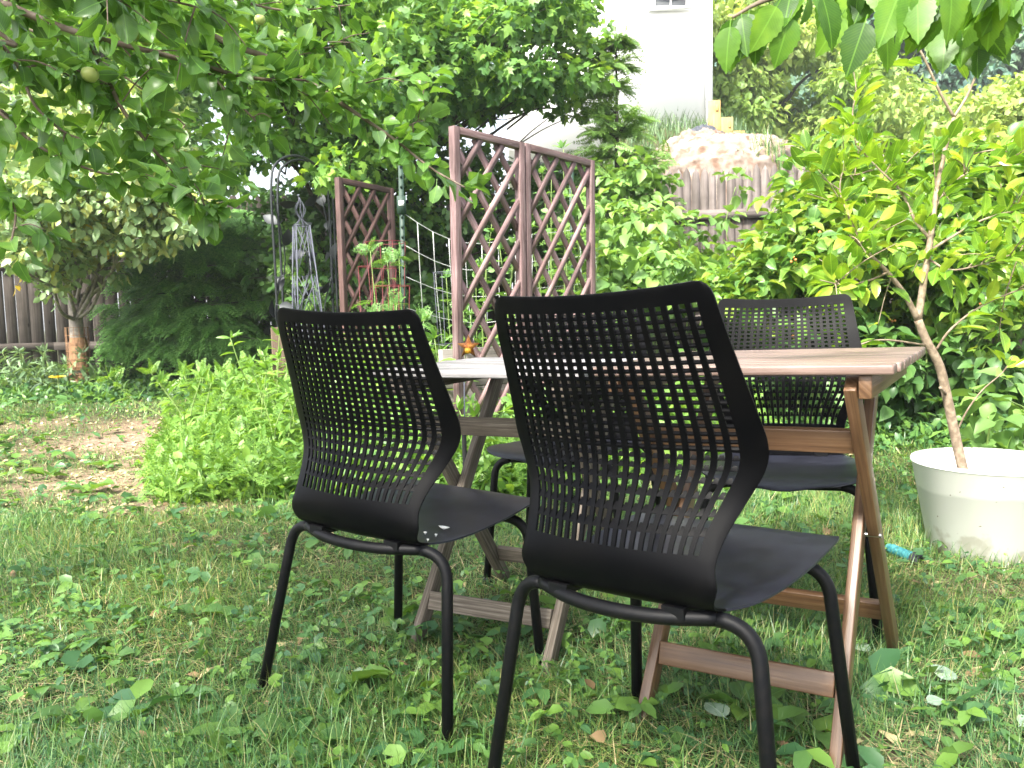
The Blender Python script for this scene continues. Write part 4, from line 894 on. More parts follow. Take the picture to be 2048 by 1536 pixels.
A.append(nb([(40, 140, 1.7), (90, 130, 1.75), (160, 160, 1.8), (230, 170, 1.85)], .003, .0015, False))
B = Batch()
for P, n in zip(A, (92, 60, 118, 42, 36, 26, 62, 14, 14, 50, 14, 14, 44, 22)):
    foliate(P, n, .052, OVAL2, .012, .05, .15)
    foliate(P, n//2, .048, OVAL3, .02, .05, .1)
    tw = 7 if n > 45 else 2
    for j in range(tw):
        k = R_.integers(3, len(P)); d = nrm(R_.normal(size=3)*np.array([1, .7, .8])+np.array([.5, 0, -.1])); q = P[k]; L_ = R_.uniform(.06, .17)
        S = cr_([q, q+d*L_*.5, q+d*L_+np.array([0, 0, -.02])], 4); m.tube(S, np.linspace(.0022, .001, len(S)), 5); foliate(S, 8, .055, OVAL2, .006, .2, .15)
# unseen crown added overhead, set sunward to shade the table and chairs
for i in range(44):
    a = R_.random()*6.283; q = math.sqrt(R_.random()); c = np.array([-1.6+2.5*q*math.cos(a), -.55+1.9*q*math.sin(a), R_.uniform(3.1, 4.3)])
    leaves_on(B, OVALS, c-NB, .5, 70, .1, .6)
    limb(m, tp[-1]-NB, c-NB, .03, .006, .05, 4, .05, 3)
m.build('trunk', M['bark'], nt_, sm=True); B.build('crown', M['apple_leaf'], nt_)
put_apples(nt_, NB, [W(272, 70, 1.88), W(292, 80, 1.9), W(262, 135, 1.9), W(180, 150, 1.75), W(520, 40, 2.2)], .6)
# ------------------------------------------------------------------ mulberry overhead at the right
MBs = np.array([2.7, .2, gz(2.7, .2)]); mt = empty('mulberry_tree', MBs, 'mulberry tree whose big toothed leaves hang in at the top right', 'tree'); m = MB(); B = Batch()
tp = cr_([MBs-[0, 0, .1], MBs+[.05, 0, 1], MBs+[-.1, .1, 2], MBs+[-.3, .1, 3]], 6); m.tube(tp-MBs, np.linspace(.14, .07, len(tp)), 12)
def mb_(pts, r0, r1, n, size, hang=1.1):
    Q = [tp[12]-MBs]+[W(u, v, D)-MBs for (u, v, D) in pts]; P = cr_(Q, 6); m.tube(P, np.linspace(r0, r1, len(P)), 7); P = P[6:]
    k = R_.integers(0, len(P), n); T = nrm(np.gradient(P, axis=0))[k]
    sd = nrm(np.cross(T, [0, 0, 1.])*R_.choice([-1, 1], (n, 1))+R_.normal(size=(n, 3))*.4); d = nrm(sd*.5+T*.25+np.array([0, 0, -hang])); nn = nrm(R_.normal(size=(n, 3))*.5+np.array([0, -.8, .5]))
    B.add(SERR, P[k], orient(d, nn, size*R_.uniform(.7, 1.2, n)))
mb_([(2150, -90, 1.35), (1950, -70, 1.3), (1750, -50, 1.28), (1600, -20, 1.25), (1520, 5, 1.25), (1465, 35, 1.25)], .012, .002, 40, .066)
mb_([(2150, -60, 1.2), (2020, -45, 1.15), (1900, -30, 1.15), (1800, -20, 1.15)], .008, .002, 26, .072)
mb_([(2200, -30, 1.3), (2080, -40, 1.3), (1990, -20, 1.3), (1900, -30, 1.3)], .006, .002, 24, .07)
mb_([(2100, -120, 1.5), (1850, -80, 1.5), (1700, -50, 1.5), (1640, -30, 1.5)], .008, .002, 22, .075)
for (u, v, D, ax, sz) in ((1583, 20, 1.22, (-.25, .1, -1), .075), (1640, -20, 1.2, (.35, 0, -1), .08), (1510, 30, 1.25, (.05, 0, -1), .066), (1462, 40, 1.25, (-.15, 0, -1), .07), (1560, 0, 1.22, (-.5, 0, -.9), .075), (1735, 30, 1.2, (-.35, 0, -1), .08),
                      (1690, 20, 1.25, (-.5, 0, -.8), .07), (1845, -50, 1.15, (-.1, 0, -1), .085), (1975, -15, 1.2, (-.5, 0, -1), .085), (1900, -60, 1.1, (.1, 0, -1), .085), (2000, 10, 1.3, (.1, 0, -1), .075), (1765, 20, 1.3, (.2, 0, -1), .085)):
    B.add(SERR, (W(u, v, D)-MBs)[None], orient(np.array([ax], float), nrm(np.array([[R_.normal()*.4, -.9, .35]])), np.array([sz])))
for i in range(14):  # unseen crown clumps added above and behind the camera for shade
    a = R_.random()*6.283; q = math.sqrt(R_.random()); c = np.array([2.4+2.0*q*math.cos(a), -.6+1.6*q*math.sin(a), R_.uniform(2.9, 4.2)])
    leaves_on(B, OVALS, c-MBs, .5, 60, .12, .6); limb(m, tp[-1]-MBs, c-MBs, .03, .006, .05, 4, .05, 3)
m.build('trunk', M['bark'], mt, sm=True); B.build('crown', M['mulberry_leaf'], mt)
# ------------------------------------------------------------------ trellises
def trellis(px, lab, D0, D1, ztop, tm='trellis_wood', name='garden_trellis', group=None, sx=.165, sy=.215, cap=.040, lean=0.):
    (u0, u1) = px; a = W(u0, 640, D0); b = W(u1, 640, D1); a[2] = gz(a[0], a[1]); b[2] = gz(b[0], b[1]); zb = min(a[2], b[2]); h = ztop-zb
    d = (b-a)*np.array([1, 1, 0]); w_ = np.linalg.norm(d); yaw = math.atan2(d[1], d[0]); t = empty(name, (a[0], a[1], zb), lab, 'trellis', group, (0, lean, yaw))
    for x in (0, w_): m = MB(); m.box((x, 0, h/2-.03), (cap, cap, h+.06)); m.build('post', M[tm], t, bevel=.002)
    m = MB(); m.box((w_/2, 0, h-.018), (w_-cap, cap*.95, .036)); m.build('top_rail', M[tm], t, bevel=.002)
    m = MB(); m.box((w_/2, 0, .10), (w_-cap, cap*.95, .036)); m.build('bottom_rail', M[tm], t, bevel=.002)
    x0, x1, z0, z1 = cap/2, w_-cap/2, .118, h-.036; s = sy/sx
    for sg, y in ((1, -.007), (-1, .007)):
        m = MB(); c = -(z1+s*w_)
        k = 0
        while True:
            # line z = sg*s*x + c ; step so that crossings repeat every sx
            cc = (z0-s*w_ if sg > 0 else z0)+k*s*sx+.06
            if cc > (z1 if sg > 0 else z1+s*w_): break
            k += 1; pts = []
            f = lambda x: sg*s*x+cc; g_ = lambda z: (z-cc)/(sg*s)
            for x in (x0, x1):
                if z0 <= f(x) <= z1: pts.append((x, f(x)))
            for z in (z0, z1):
                if x0 < g_(z) < x1: pts.append((g_(z), z))
            if len(pts) == 2 and math.dist(*pts) > .05:
                m.beam((pts[0][0], y, pts[0][1]), (pts[1][0], y, pts[1][1]), .031, .0125, (1, 0, 0))
        m.build('lattice', M[tm], t)
    return t
trellis((911, 1040), 'left and taller panel of the reddish brown double lattice trellis', 4.0, 4.36, 1.752, group='lattice trellis panels', lean=.018)
trellis((1052, 1180), 'right panel of the reddish brown double lattice trellis, beside the bush', 4.40, 4.86, 1.745, group='lattice trellis panels', lean=.018)
trellis((689, 790), 'small dark brown lattice trellis under the maple, left of the wire netting', 5.5, 6.0, 1.78, 'trellis_dark', group='lattice trellis panels')
# ------------------------------------------------------------------ raised bed
def bedboard(a, b, h, z0, lab, mat, th=.04):
    a = np.array(a, float); b = np.array(b, float); m = MB(); d = nrm(b-a); L = np.linalg.norm(b-a); n = 3
    for i in range(n): m.beam((0, 0, z0+h*(i+.5)/n), (*(b-a)[:2], z0+h*(i+.5)/n), h/n-.004, th, (0, 0, 1))
    o = m.build('bed_plank', mat, None, bevel=.003); o.location = (a[0], a[1], 0); return props(o, lab, 'raised bed')
pA = W(880, 690, 4.15); pB = W(1190, 690, 4.9)
bedboard(pA[:2], pB[:2], .62, .04, 'weathered grey raised bed wall under the double trellis behind the table', M['bed_wood'])
s = W(562, 700, 5.2); m = MB(); m.box((0, 0, .32), (.115, .115, .78)); m.box((.10, .06, .40), (.06, .05, .20)); m.box((.1, .06, .15), (.06, .05, .26)); o = m.build('bed_post', M['stump_wood'], None, bevel=.006); o.location = (s[0], s[1], gz(s[0], s[1])); o.rotation_euler = (0, 0, .3)
props(o, 'squat brown wooden corner post behind the left chair', 'post')
# ------------------------------------------------------------------ metal obelisk
ob = W(622, 690, 5.4); ob[2] = gz(ob[0], ob[1]); t = empty('metal_obelisk', ob, 'dark metal wire obelisk with a bulb shaped tip, left of the small trellis', 'plant support', rot=(0, -.02, .5))
hz_ = W(604, 452, 5.4)[2]-ob[2]; m = MB(); wb, wt = .125, .045
cn = [(-1, -1), (1, -1), (1, 1), (-1, 1)]; pt = lambda c, f: np.array([c[0]*(wb+(wt-wb)*f), c[1]*(wb+(wt-wb)*f), hz_*f])
for c in cn: m.tube([pt(c, 0), pt(c, 1)], .0042, 6)
for j in range(4):
    lv = [0, .28, .52, .76, 1.0]
    for i in range(4):
        a, b = cn[j], cn[(j+1) % 4]; m.tube([pt(a, lv[i]), pt(b, lv[i+1])], .0026, 5); m.tube([pt(b, lv[i]), pt(a, lv[i+1])], .0026, 5); m.tube([pt(a, lv[i]), (pt(a, lv[i+1])+pt(b, lv[i+1]))/2], .002, 5)
m.build('frame', M['iron'], t)
m = MB()
for f in (.28, .52, 1.0): m.tube([pt(c, f)*np.array([1.03, 1.03, 1]) for c in cn], .004, 5, closed=True)
m.build('ring', M['iron'], t)
m = MB()
for i in range(8):
    a = i/8*6.283; P = [(r*math.cos(a+tw), r*math.sin(a+tw), hz_+z) for r, z, tw in ((.055, 0, 0), (.03, .02, 0), (.010, .045, .1), (.022, .07, .3), (.033, .10, .5), (.026, .135, .7), (.008, .165, .9), (.001, .185, 1))]; m.tube(cr_(P, 3), .0018, 5)
m.build('finial', M['iron'], t)
# ------------------------------------------------------------------ arch
aa = W(556, 650, 5.9); ab_ = W(668, 650, 6.4); base = np.array([aa[0], aa[1], gz(aa[0], aa[1])]); t = empty('garden_arch', base, 'tall thin black metal arch with leaf ornaments in front of the back fence', 'arch')
d = (ab_-aa)*np.array([1, 1, 0]); L_ = np.linalg.norm(d); d /= L_; zt = W(600, 312, 6.15)[2]-base[2]; dp = np.array([0, .16, 0])
for off in (0, 1):
    m = MB(); P = [np.zeros(3), np.array([0, 0, zt*.55]), np.array([0, 0, zt*.86]), d*L_*.12+[0, 0, zt*.96], d*L_*.5+[0, 0, zt], d*L_*.88+[0, 0, zt*.96], d*L_+[0, 0, zt*.86], d*L_+[0, 0, zt*.5], d*L_]
    m.tube(cr_(np.array(P)+dp*off, 5), .0095, 7); m.build('hoop', M['arch_metal'], t, sm=True)
for x in (.04, L_*.5, L_-.04):
    m = MB()
    for k in range(4): z = .25+k*zt*.2; m.tube([d*x+[0, 0, z], d*x+dp+[0, 0, z+.05]], .005, 5)
    P = cr_([d*x+[0, 0, 0], d*(x+.05)+[0, 0, zt*.2], d*(x-.06)+[0, 0, zt*.4], d*(x+.06)+[0, 0, zt*.6], d*(x-.03)+[0, 0, zt*.85]], 6); m.tube(P, .005, 5)
    m.build('side_bars', M['arch_metal'], t, sm=True)
    for k in np.linspace(2, len(P)-2, 14).astype(int): B = Batch(); B.add(OVAL, P[k][None], orient(nrm(R_.normal(size=(1, 3))+[0, 0, .6]), nrm(R_.normal(size=(1, 3))+[0, -1, 0]), np.full(1, .14))); B.build('leaf_ornament', M['arch_metal'], t)
# ------------------------------------------------------------------ T-post, wire netting, cages
s = W(806, 640, 4.95); s[2] = gz(s[0], s[1]); hp = W(814, 300, 4.95)[2]-s[2]
t = empty('fence_stake', s, 'dark green metal stake with a small white label, left end of the wire netting', 'stake', rot=(0, .012, 0)); m = MB(); m.box((0, 0, hp/2), (.030, .006, hp)); m.box((0, .014, hp/2), (.006, .028, hp))
for i in range(int(hp/.06)): m.box((0, -.006, .05+i*.06), (.012, .008, .016))
m.build('post', M['green_metal'], t); lz = W(812, 407, 4.95)[2]-s[2]; m = MB(); m.box((0, -.013, lz), (.032, .003, .03)); m.build('label', M['white'], t); m = MB(); m.box((0, -.009, lz-.01), (.055, .004, .11)); m.build('plate', M['green_metal'], t)
s2 = W(1148, 640, 5.35); s2[2] = gz(s2[0], s2[1]); m = MB(); m.box((0, 0, .85), (.03, .006, 1.7)); m.box((0, .014, .85), (.006, .028, 1.7))
for i in range(27): m.box((0, -.006, .05+i*.06), (.012, .008, .016))
o = m.build('fence_stake', M['green_metal'], None); o.location = s2; props(o, 'dark green metal stake seen through the right trellis panel', 'stake')
m = MB(); n_v = 13; Z = [.30, .46, .62, .78, .94, 1.10, 1.27]
ztl = W(812, 424, 4.95)[2]; ztr = W(1180, 450, 5.3)[2]
def net(i, f):
    x = i/(n_v-1); p = W(812+(1180-812)*x, 640, 4.95+.45*x+.22*math.sin(x*6)*(1-f)); zt_ = ztl+(ztr-ztl)*x-.16*math.sin(math.pi*min(1, x*1.6))*(.5 if x < .6 else 0)-.09*math.sin(math.pi*x)
    p[0] += .10*(1-f)*math.sin(x*math.pi)+.05*math.sin(f*5+x*4)*x; p[2] = .12+(zt_-.12)*f; return p
b0 = net(0, 0)
for i in range(n_v): m.tube([net(i, k/8)-b0 for k in range(9)], .0024, 5)
for k in range(8): m.tube([net(i, k/7)-b0 for i in range(n_v)], .0020, 5)
o = m.build('wire_netting', M['wire'], None); o.location = b0; props(o, 'sagging pale wire netting strung from the green stake behind the double trellis', 'netting')
def cage(u, v, D, r, mat, lab, tilt=0, h=None, rings=(0, .3, .6, 1)):
    top = W(u, v, D); z0 = gz(top[0], top[1]); h = top[2]-z0; m = MB(); t = empty('tomato_cage', (top[0], top[1], z0), lab, 'plant cage', None, (0, tilt, 0))
    rr = lambda f: r*(.55+.45*f)
    for f in rings[1:]:
        m = MB(); m.tube([(rr(f)*math.cos(a), rr(f)*math.sin(a), h*f) for a in np.linspace(0, 6.283, 25)[:-1]], .002, 5, closed=True); m.build('ring', mat, t)
    for a in (.4, 2.0, 3.6, 5.2): m = MB(); m.tube([(rr(0)*.8*math.cos(a), rr(0)*.8*math.sin(a), -.02), (rr(1)*math.cos(a), rr(1)*math.sin(a), h)], .002, 5); m.build('leg', mat, t)
    return t
cage(771, 485, 4.75, .118, M['red_wire'], 'tallest red wire tomato cage, around the tomato plant')
cage(737, 535, 4.95, .118, M['red_wire'], 'red wire tomato cage left of the tallest one', .05)
cage(785, 572, 4.6, .10, M['red_wire'], 'lowest red wire tomato cage in front of the green stake')
cage(893, 545, 4.7, .08, M['iron'], 'grey wire plant cage touching the left trellis post')
def stemplant(name, lab, u, v, D, h, sz, mat, tpl, n, cat='plant', spread=.12, stems=3, group=None, lean=0, droop=.2):
    p = W(u, v, D); p[2] = gz(p[0], p[1]); hh = W(u, v, D)[2]-p[2] if h is None else h; t = empty(name, p, lab, cat, group); m = MB(); B_ = Batch(); ls = []
    for i in range(stems):
        o_ = R_.normal(size=2)*spread*.4; S = cr_([(0, 0, -.02), (o_[0]*1.5+R_.normal()*.02, o_[1]*1.5, hh*.5), (o_[0]*2+R_.normal()*.04+lean, o_[1]*2, hh*R_.uniform(.85, 1.0))], 6)
        m.tube(S, np.linspace(.006, .002, len(S)), 6); k = R_.integers(3, len(S), n); T = nrm(np.gradient(S, axis=0))[k]; s_ = nrm(np.cross(T, R_.normal(size=(n, 3))))
        d = nrm(s_+T*.5+np.array([0, 0, -droop*.5])); nn = nrm(np.array([0, 0, 1.])+R_.normal(size=(n, 3))*.35); B_.add(tpl, S[k]+s_*.004, orient(d, nn, sz*R_.uniform(.6, 1.2, n)*(1.15-.5*k/len(S))))
        B_.add(tpl, S[[-1]*5], orient(nrm(R_.normal(size=(5, 3))*.5+[0, 0, .8]), nrm(R_.normal(size=(5, 3))+[0, 0, .2]), np.full(5, sz*.6)))
    m.build('stem', M['stem'], t, sm=True); B_.build('leaves', M[mat], t); return t
stemplant('tomato_plant', 'tomato plant with drooping toothed leaves inside the tallest red cage', 785, 500, 4.7, None, .16, 'tomato_leaf', SPRAY2, 12, spread=.1, droop=.6)
stemplant('tomato_plant', 'young tomato plant low at the foot of the red cages, behind the left chair', 740, 600, 4.5, None, .13, 'tomato_leaf', SPRAY2, 12, spread=.2, droop=.6)
stemplant('tomato_plant', 'leafy tomato plant left of the double trellis, in the netting', 870, 590, 4.55, None, .15, 'tomato_leaf', SPRAY2, 14, spread=.2, stems=4, droop=.6)
for (u, v, D, lab) in ((985, 430, 4.9, 'pea vine climbing the netting behind the left trellis panel'), (1100, 300, 5.1, 'tall pale vine rising above the right trellis panel'), (1150, 380, 5.1, 'leafy vine behind the right post of the double trellis'), (940, 520, 4.9, 'short vine behind the left post of the double trellis')):
    stemplant('climbing_vine', lab, u, v, D, None, .085, 'tomato_leaf', OVAL, 26, spread=.16, stems=5, group='vines behind the double trellis')
stemplant('feathery_plant', 'feathery dill like plant rising above the weeds in front of the cedar', 440, 735, 5.2, None, .17, 'weed_lime', SPRAY, 16, spread=.3, stems=9, droop=.1)
for (u, v, D, lab, gm) in ((75, 700, 8.1, 'grey green leafy plant at the foot of the fence, left of the apple trunk', 'weed_grey'), (20, 730, 7.9, 'low grey green clump at the left edge by the fence', 'weed_grey'), (130, 725, 7.7, 'low leafy clump just in front of the guarded apple trunk', 'weed_grey')):
    stemplant('border_plant', lab, u, v, D, None, .15, gm, LANCE, 22, spread=.35, stems=8, group='plants along the left fence')
# ------------------------------------------------------------------ weeds between lawn and bed
def weedpatch(name, lab, spec, per, sizes, base, mats):
    base = np.array([*base[:2], 0.]); B_ = Batch()
    for (u0, u1, D0, D1, h0, h1, n) in spec:
        u = R_.uniform(u0, u1, n); D = R_.uniform(D0, D1, n); p = np.array([W(a, 700, b) for a, b in zip(u, D)]); g0 = terr(p[:, 0], p[:, 1]); edge = np.minimum((u-u0)/(u1-u0), .5)*2
        hh = R_.uniform(h0, h1, n)*np.clip(.45+.8*edge, 0, 1)*np.clip(.45+.9*(D-D0)/(D1-D0), 0, 1)
        for k in range(per):
            f = R_.uniform(.15, 1, n); pos = np.stack([p[:, 0]+R_.normal(size=n)*.05, p[:, 1]+R_.normal(size=n)*.05, g0+hh*f], -1)-base
            d = nrm(R_.normal(size=(n, 3))+np.array([0, -.15, .55])); nn = nrm(R_.normal(size=(n, 3))*.5+[0, -.2, 1]); tpl, sz, mi = sizes[k % len(sizes)]
            B_.add(tpl, pos, orient(d, nn, sz*R_.uniform(.5, 1.2, n)), mi if R_.random() < .8 else 0)
        n2 = n*2; ii = R_.integers(0, n, n2); a = R_.random(n2)*6.28; L2 = hh[ii]*R_.uniform(.6, 1.1, n2)+.04
        Mx = np.zeros((n2, 3, 3)); Mx[:, 0, 0] = np.cos(a)*.008; Mx[:, 1, 0] = np.sin(a)*.008; Mx[:, 0, 1] = -np.sin(a)*L2*.8; Mx[:, 1, 1] = np.cos(a)*L2*.8; Mx[:, 2, 2] = L2
        for j in range(3):
            q = slice(j, None, 3); B_.add(BLADES[j], np.stack([p[ii, 0]+R_.normal(size=n2)*.04, p[ii, 1]+R_.normal(size=n2)*.04, g0[ii]], -1)[q]-base, Mx[q], 0)
    o = B_.build(name, mats, None); o.location = base; return props(o, lab, 'weeds', None, 'stuff')
weedpatch('weed_patch', 'lush lime green weeds left of and behind the left chair', [(335, 640, 3.55, 5.4, .15, .46, 900), (420, 620, 4.2, 5.6, .3, .55, 500), (300, 420, 3.7, 4.6, .06, .22, 260)], 8,
          [(LANCES, .10, 0), (OVALS, .06, 1), (SPRAY, .12, 0), (LANCES, .08, 1), (ROUND, .04, 0), (SPRAY, .10, 0), (SPRAY2, .09, 0)], W(460, 900, 4.4), [M['weed_lime'], M['weed_lime']])
weedpatch('weed_patch', 'bright weeds filling the ground behind the tables below the trellises', [(640, 1120, 3.5, 4.4, .12, .42, 900), (560, 900, 4.0, 5.2, .35, .7, 620), (1100, 1500, 3.9, 5.2, .15, .5, 620), (900, 1250, 4.3, 6.0, .5, .85, 500)], 8,
          [(LANCES, .13, 0), (OVALS, .08, 1), (LANCE, .12, 0), (SPRAY, .12, 0), (ROUND, .05, 1), (LANCES, .11, 0)], W(900, 900, 4.4), [M['weed_lime'], M['tomato_leaf']])
weedpatch('ground_cover', 'dark ground ivy and low weeds along the foot of the fence and shrubs', [(-40, 330, 7.0, 8.9, .05, .16, 700), (180, 560, 7.0, 8.6, .04, .14, 600), (1400, 2100, 4.4, 5.3, .05, .22, 700)], 6,
          [(OVALS, .08, 0), (ROUND, .06, 1), (LANCES, .1, 0)], W(300, 800, 8), [M['clover'], M['dark_leaf']])
for (u, v, D, h, lab) in ((505, 742, 4.5, .60, 'broad leaved lime weed standing beside the left chair back'), (570, 690, 4.9, .78, 'lime green leafy plant in front of the brown corner post'), (385, 760, 4.6, .5, 'lime weed with pointed leaves at the left end of the weed patch'),
                     (555, 760, 4.1, .5, 'pointed leaf weed touching the left chair back edge'), (880, 660, 4.0, .74, 'pointed leaf plant between the left chair and the trellis post'), (1010, 790, 3.6, .42, 'leafy weed seen under the grey table top')):
    stemplant('tall_weed', lab, u, v, D, h, .14, 'weed_lime', LANCE, 14, spread=.13, stems=4, group='tall weeds in the patch')
# ------------------------------------------------------------------ small things
sp0 = W(940, 712, 2.35)
zt_ = .7062-.0112; d_ = FW+RT*(938-1024)/FPX+UP*(768-712.5)/FPX; p = np.array([0, 0, H])+d_*((zt_+.001-H)/d_[2]); rs = .036*np.linalg.norm(p[:2])/2.35*1.0
V = []; 
for k in range(10):
    a = math.pi/2+k*math.pi/5; r = rs if k % 2 == 0 else rs*.42; V.append((r*math.cos(a), 0, r*math.sin(a)))
V += [(0, -rs*.32, 0), (0, rs*.32, 0)]
m = MB(); m.add(V, [(i, (i+1) % 10, 10) for i in range(10)]+[((i+1) % 10, i, 11) for i in range(10)])
rust = plain('rust', (.36, .10, .03), .45, .5, nscale=90, ncol=(.65, .28, .06), bump=.5)
o = empty('star_ornament', (p[0], p[1]-.02, zt_+rs*.80), 'small rusty orange metal star standing on the far edge of the grey table', 'ornament', rot=(-.1, 0, -.25))
m.build('star', rust, o)
m = MB(); m.lathe([(.001, -.016), (.009, -.014), (.011, -.006), (.009, .002), (.001, .004)], 12, c=(0, -.006, -.006)); m.build('candle_cup', plain('amber', (.75, .38, .03), .2, .3), o, sm=True)
# hand tool grip lying in the grass
q = W(1808, 1124, 2.35); q = ground_at(1808, 1124); base = np.array([q[0], q[1], q[2]+.026]); t = empty('garden_hose_nozzle', base, 'teal ribbed handle with a dark grey end lying in the grass by the white pot', 'tool handle', rot=(0, .10, -1.15)); t.scale = (.72, .8, .8)
m = MB(); m.lathe([(.001, -.09), (.016, -.088), (.019, -.07)]+[(.0205+.0012*(i % 2), -.065+i*.0075) for i in range(14)]+[(.020, .042)], 20); o = m.build('grip', plain('teal', (.015, .13, .15), .6, nscale=70, ncol=(.05, .24, .25)), t, angle=50); o.rotation_euler = (0, math.pi/2, 0)
m = MB(); m.lathe([(.0195, .040), (.024, .046), (.026, .062), (.025, .082), (.021, .086), (.016, .084), (.015, .06), (.001, .058)], 20); o = m.build('end_cap', plain('dark_grey', (.03, .032, .04), .6), t, angle=40); o.rotation_euler = (0, math.pi/2, 0)
# thin garden light stake behind the grey table
q = W(926, 800, 3.3); q[2] = gz(q[0], q[1]); t = empty('light_stake', q, 'thin metal stake with a black lower sleeve behind the grey table leg', 'stake'); m = MB(); hh = W(926, 750, 3.3)[2]-q[2]
m.tube([(0, 0, .2), (.008, 0, hh)], .003, 8); m.build('rod', M['iron'], t); m = MB(); m.tube([(0, 0, -.02), (0, 0, .36)], .010, 10); m.build('sleeve', M['rubber'], t, angle=40)
# fence edging stick, garden litter
for (u, v, L_, lab) in ((235, 745, .30, 'pale stick lying on the ground before the cedar'),):
    q = ground_at(u, v+8); m = MB(); m.tube(cr_([(-L_/2, 0, .02), (0, .01, .035), (L_/2, 0, .02)], 4), .012, 7); o = m.build('stick', M['tan'], None, sm=True); o.location = q; props(o, lab, 'stick')
q = W(115, 757, 7.2); B = Batch(); B.add(OVAL, np.zeros((9, 3)), orient(nrm(np.array([[math.cos(a), math.sin(a)*.6, .35] for a in np.linspace(0, 6.28, 10)[:-1]])), nrm(R_.normal(size=(9, 3))*.2+[0, -.3, 1]), np.full(9, .065)))
t = empty('yellow_flower', q, 'single yellow orange flower low at the left by the fence plants', 'flower'); B.build('petals', M['yellow_leaf'], t); m = MB(); m.tube([(0, 0, 0), (.01, 0, gz(q[0], q[1])-q[2]-.02)], .003, 5); m.build('stem', M['stem'], t)
# ------------------------------------------------------------------ lawn
def field(n, ymin, ymax, power):
    y = ymin+(ymax-ymin)*R_.random(n)**power; x = R_.uniform(-1, 1, n)*(.80*y+.75); return x, y
def lawn():
    B_ = Batch(); tot = 0
    for (n, y0, y1, pw, L0, L1, wd) in ((210000, .75, 3.4, 1.15, .022, .095, .0023), (150000, 3.2, 8.6, 1.25, .03, .075, .0045)):
        x, y = field(n, y0, y1, pw); d = dirtf(x, y); cl_ = .5+.5*np.sin(x*3.1+1.3*np.sin(y*2.3))*np.cos(y*2.7+x*1.1); keep = R_.random(n) > d*.84; keep &= R_.random(n) < .55+.45*cl_
        keep &= ((x-px_)**2+(y-py_)**2) > .17**2
        x, y, cl_ = x[keep], y[keep], cl_[keep]; n = len(x); a = R_.random(n)*6.28; a = np.where(R_.random(n) < .6, 2.2*np.sin(x*1.7+y*1.3)+R_.normal(size=n)*.7, a)
        L = R_.uniform(L0, L1, n)*(.55+.75*cl_)*(1-.5*dirtf(x, y)); wv = wd*R_.uniform(.6, 1.6, n); tx = R_.normal(size=n)*.25; ty = R_.normal(size=n)*.25
        Mx = np.zeros((n, 3, 3)); Mx[:, 0, 0] = np.cos(a)*wv; Mx[:, 1, 0] = np.sin(a)*wv; Mx[:, 0, 1] = -np.sin(a)*L; Mx[:, 1, 1] = np.cos(a)*L; Mx[:, 0, 2] = tx*L; Mx[:, 1, 2] = ty*L; Mx[:, 2, 2] = L
        pos = np.stack([x, y, terr(x, y)-.003], -1); ty_ = R_.integers(0, 5, n)
        for k in range(5): B_.add(BLADES[k], pos[ty_ == k], Mx[ty_ == k], 0)
    # long fallen blades, some dry
    x, y = field(60000, .75, 5, 1.4); n = len(x); a = R_.random(n)*6.28; L = R_.uniform(.05, .17, n); wv = R_.uniform(.0012, .003, n)
    Mx = np.zeros((n, 3, 3)); Mx[:, 0, 0] = np.cos(a)*wv; Mx[:, 1, 0] = np.sin(a)*wv; Mx[:, 0, 1] = -np.sin(a)*L; Mx[:, 1, 1] = np.cos(a)*L; Mx[:, 2, 2] = L*R_.uniform(.1, .35, n)
    pos = np.stack([x, y, terr(x, y)+.008], -1); q = R_.random(n) < .2; B_.add(BLADES[4], pos[q], Mx[q], 1); B_.add(BLADES[2], pos[~q], Mx[~q], 0)
    o = B_.build('grass', [M['grass'], M['straw']], None); props(o, 'messy green lawn grass with dry blades', 'grass', None, 'stuff')
    B_ = Batch()
    for (n, y0, y1, pw, s0, s1) in ((15000, .8, 3.4, 1.1, .010, .030), (9000, 3.2, 8.6, 1.2, .02, .045)):
        x, y = field(n, y0, y1, pw); d = dirtf(x, y); cl_ = .5+.5*np.sin(x*2.3+2+np.sin(y*3.3))*np.cos(y*3.1-x*1.7); keep = (R_.random(n) > d*.85) & (R_.random(n) < .3+.7*cl_) & (((x-px_)**2+(y-py_)**2) > .2**2)
        x, y = x[keep], y[keep]; n = len(x); h = R_.uniform(.015, .055, n); pos = np.stack([x, y, terr(x, y)+h], -1)
        nn = nrm(R_.normal(size=(n, 3))*.35+[0, 0, 1]); dd = nrm(R_.normal(size=(n, 3))*[1, 1, .2]); s_ = R_.uniform(s0, s1, n)*np.exp(R_.normal(size=n)*.42)*.88; k = R_.random(n)
        B_.add(ROUND, pos[k < .5], orient(dd, nn, s_)[k < .5], 0)
        q = k >= .5; B_.add(OVALS, pos[q], orient(dd, nn, s_*1.35)[q], 0)
        for j in range(2): B_.add(OVALS, pos[q], orient(nrm(np.cross(dd, nn)*(1 if j else -1)+dd*.3), nn, s_*1.3)[q], 0)
    o = B_.build('clover', M['clover'], None); props(o, 'clover and small round leaved weeds mixed through the lawn', 'clover', None, 'stuff')
    # dead clippings on the bare patches
    B_ = Batch(); x, y = field(26000, .8, 8.5, 1.1); d = dirtf(x, y); k = R_.random(len(x)) < d*.8+.06; x, y = x[k], y[k]; n = len(x)
    dd = nrm(R_.normal(size=(n, 3))*[1, 1, .12]); B_.add(LANCES, np.stack([x, y, terr(x, y)+.008], -1), orient(dd, nrm(R_.normal(size=(n, 3))*.3+[0, 0, 1]), R_.uniform(.03, .10, n)), R_.integers(0, 1))
    o = B_.build('clippings', M['straw'], None); props(o, 'dry straw coloured clippings strewn on the bare earth', 'clippings', None, 'stuff')
lawn()
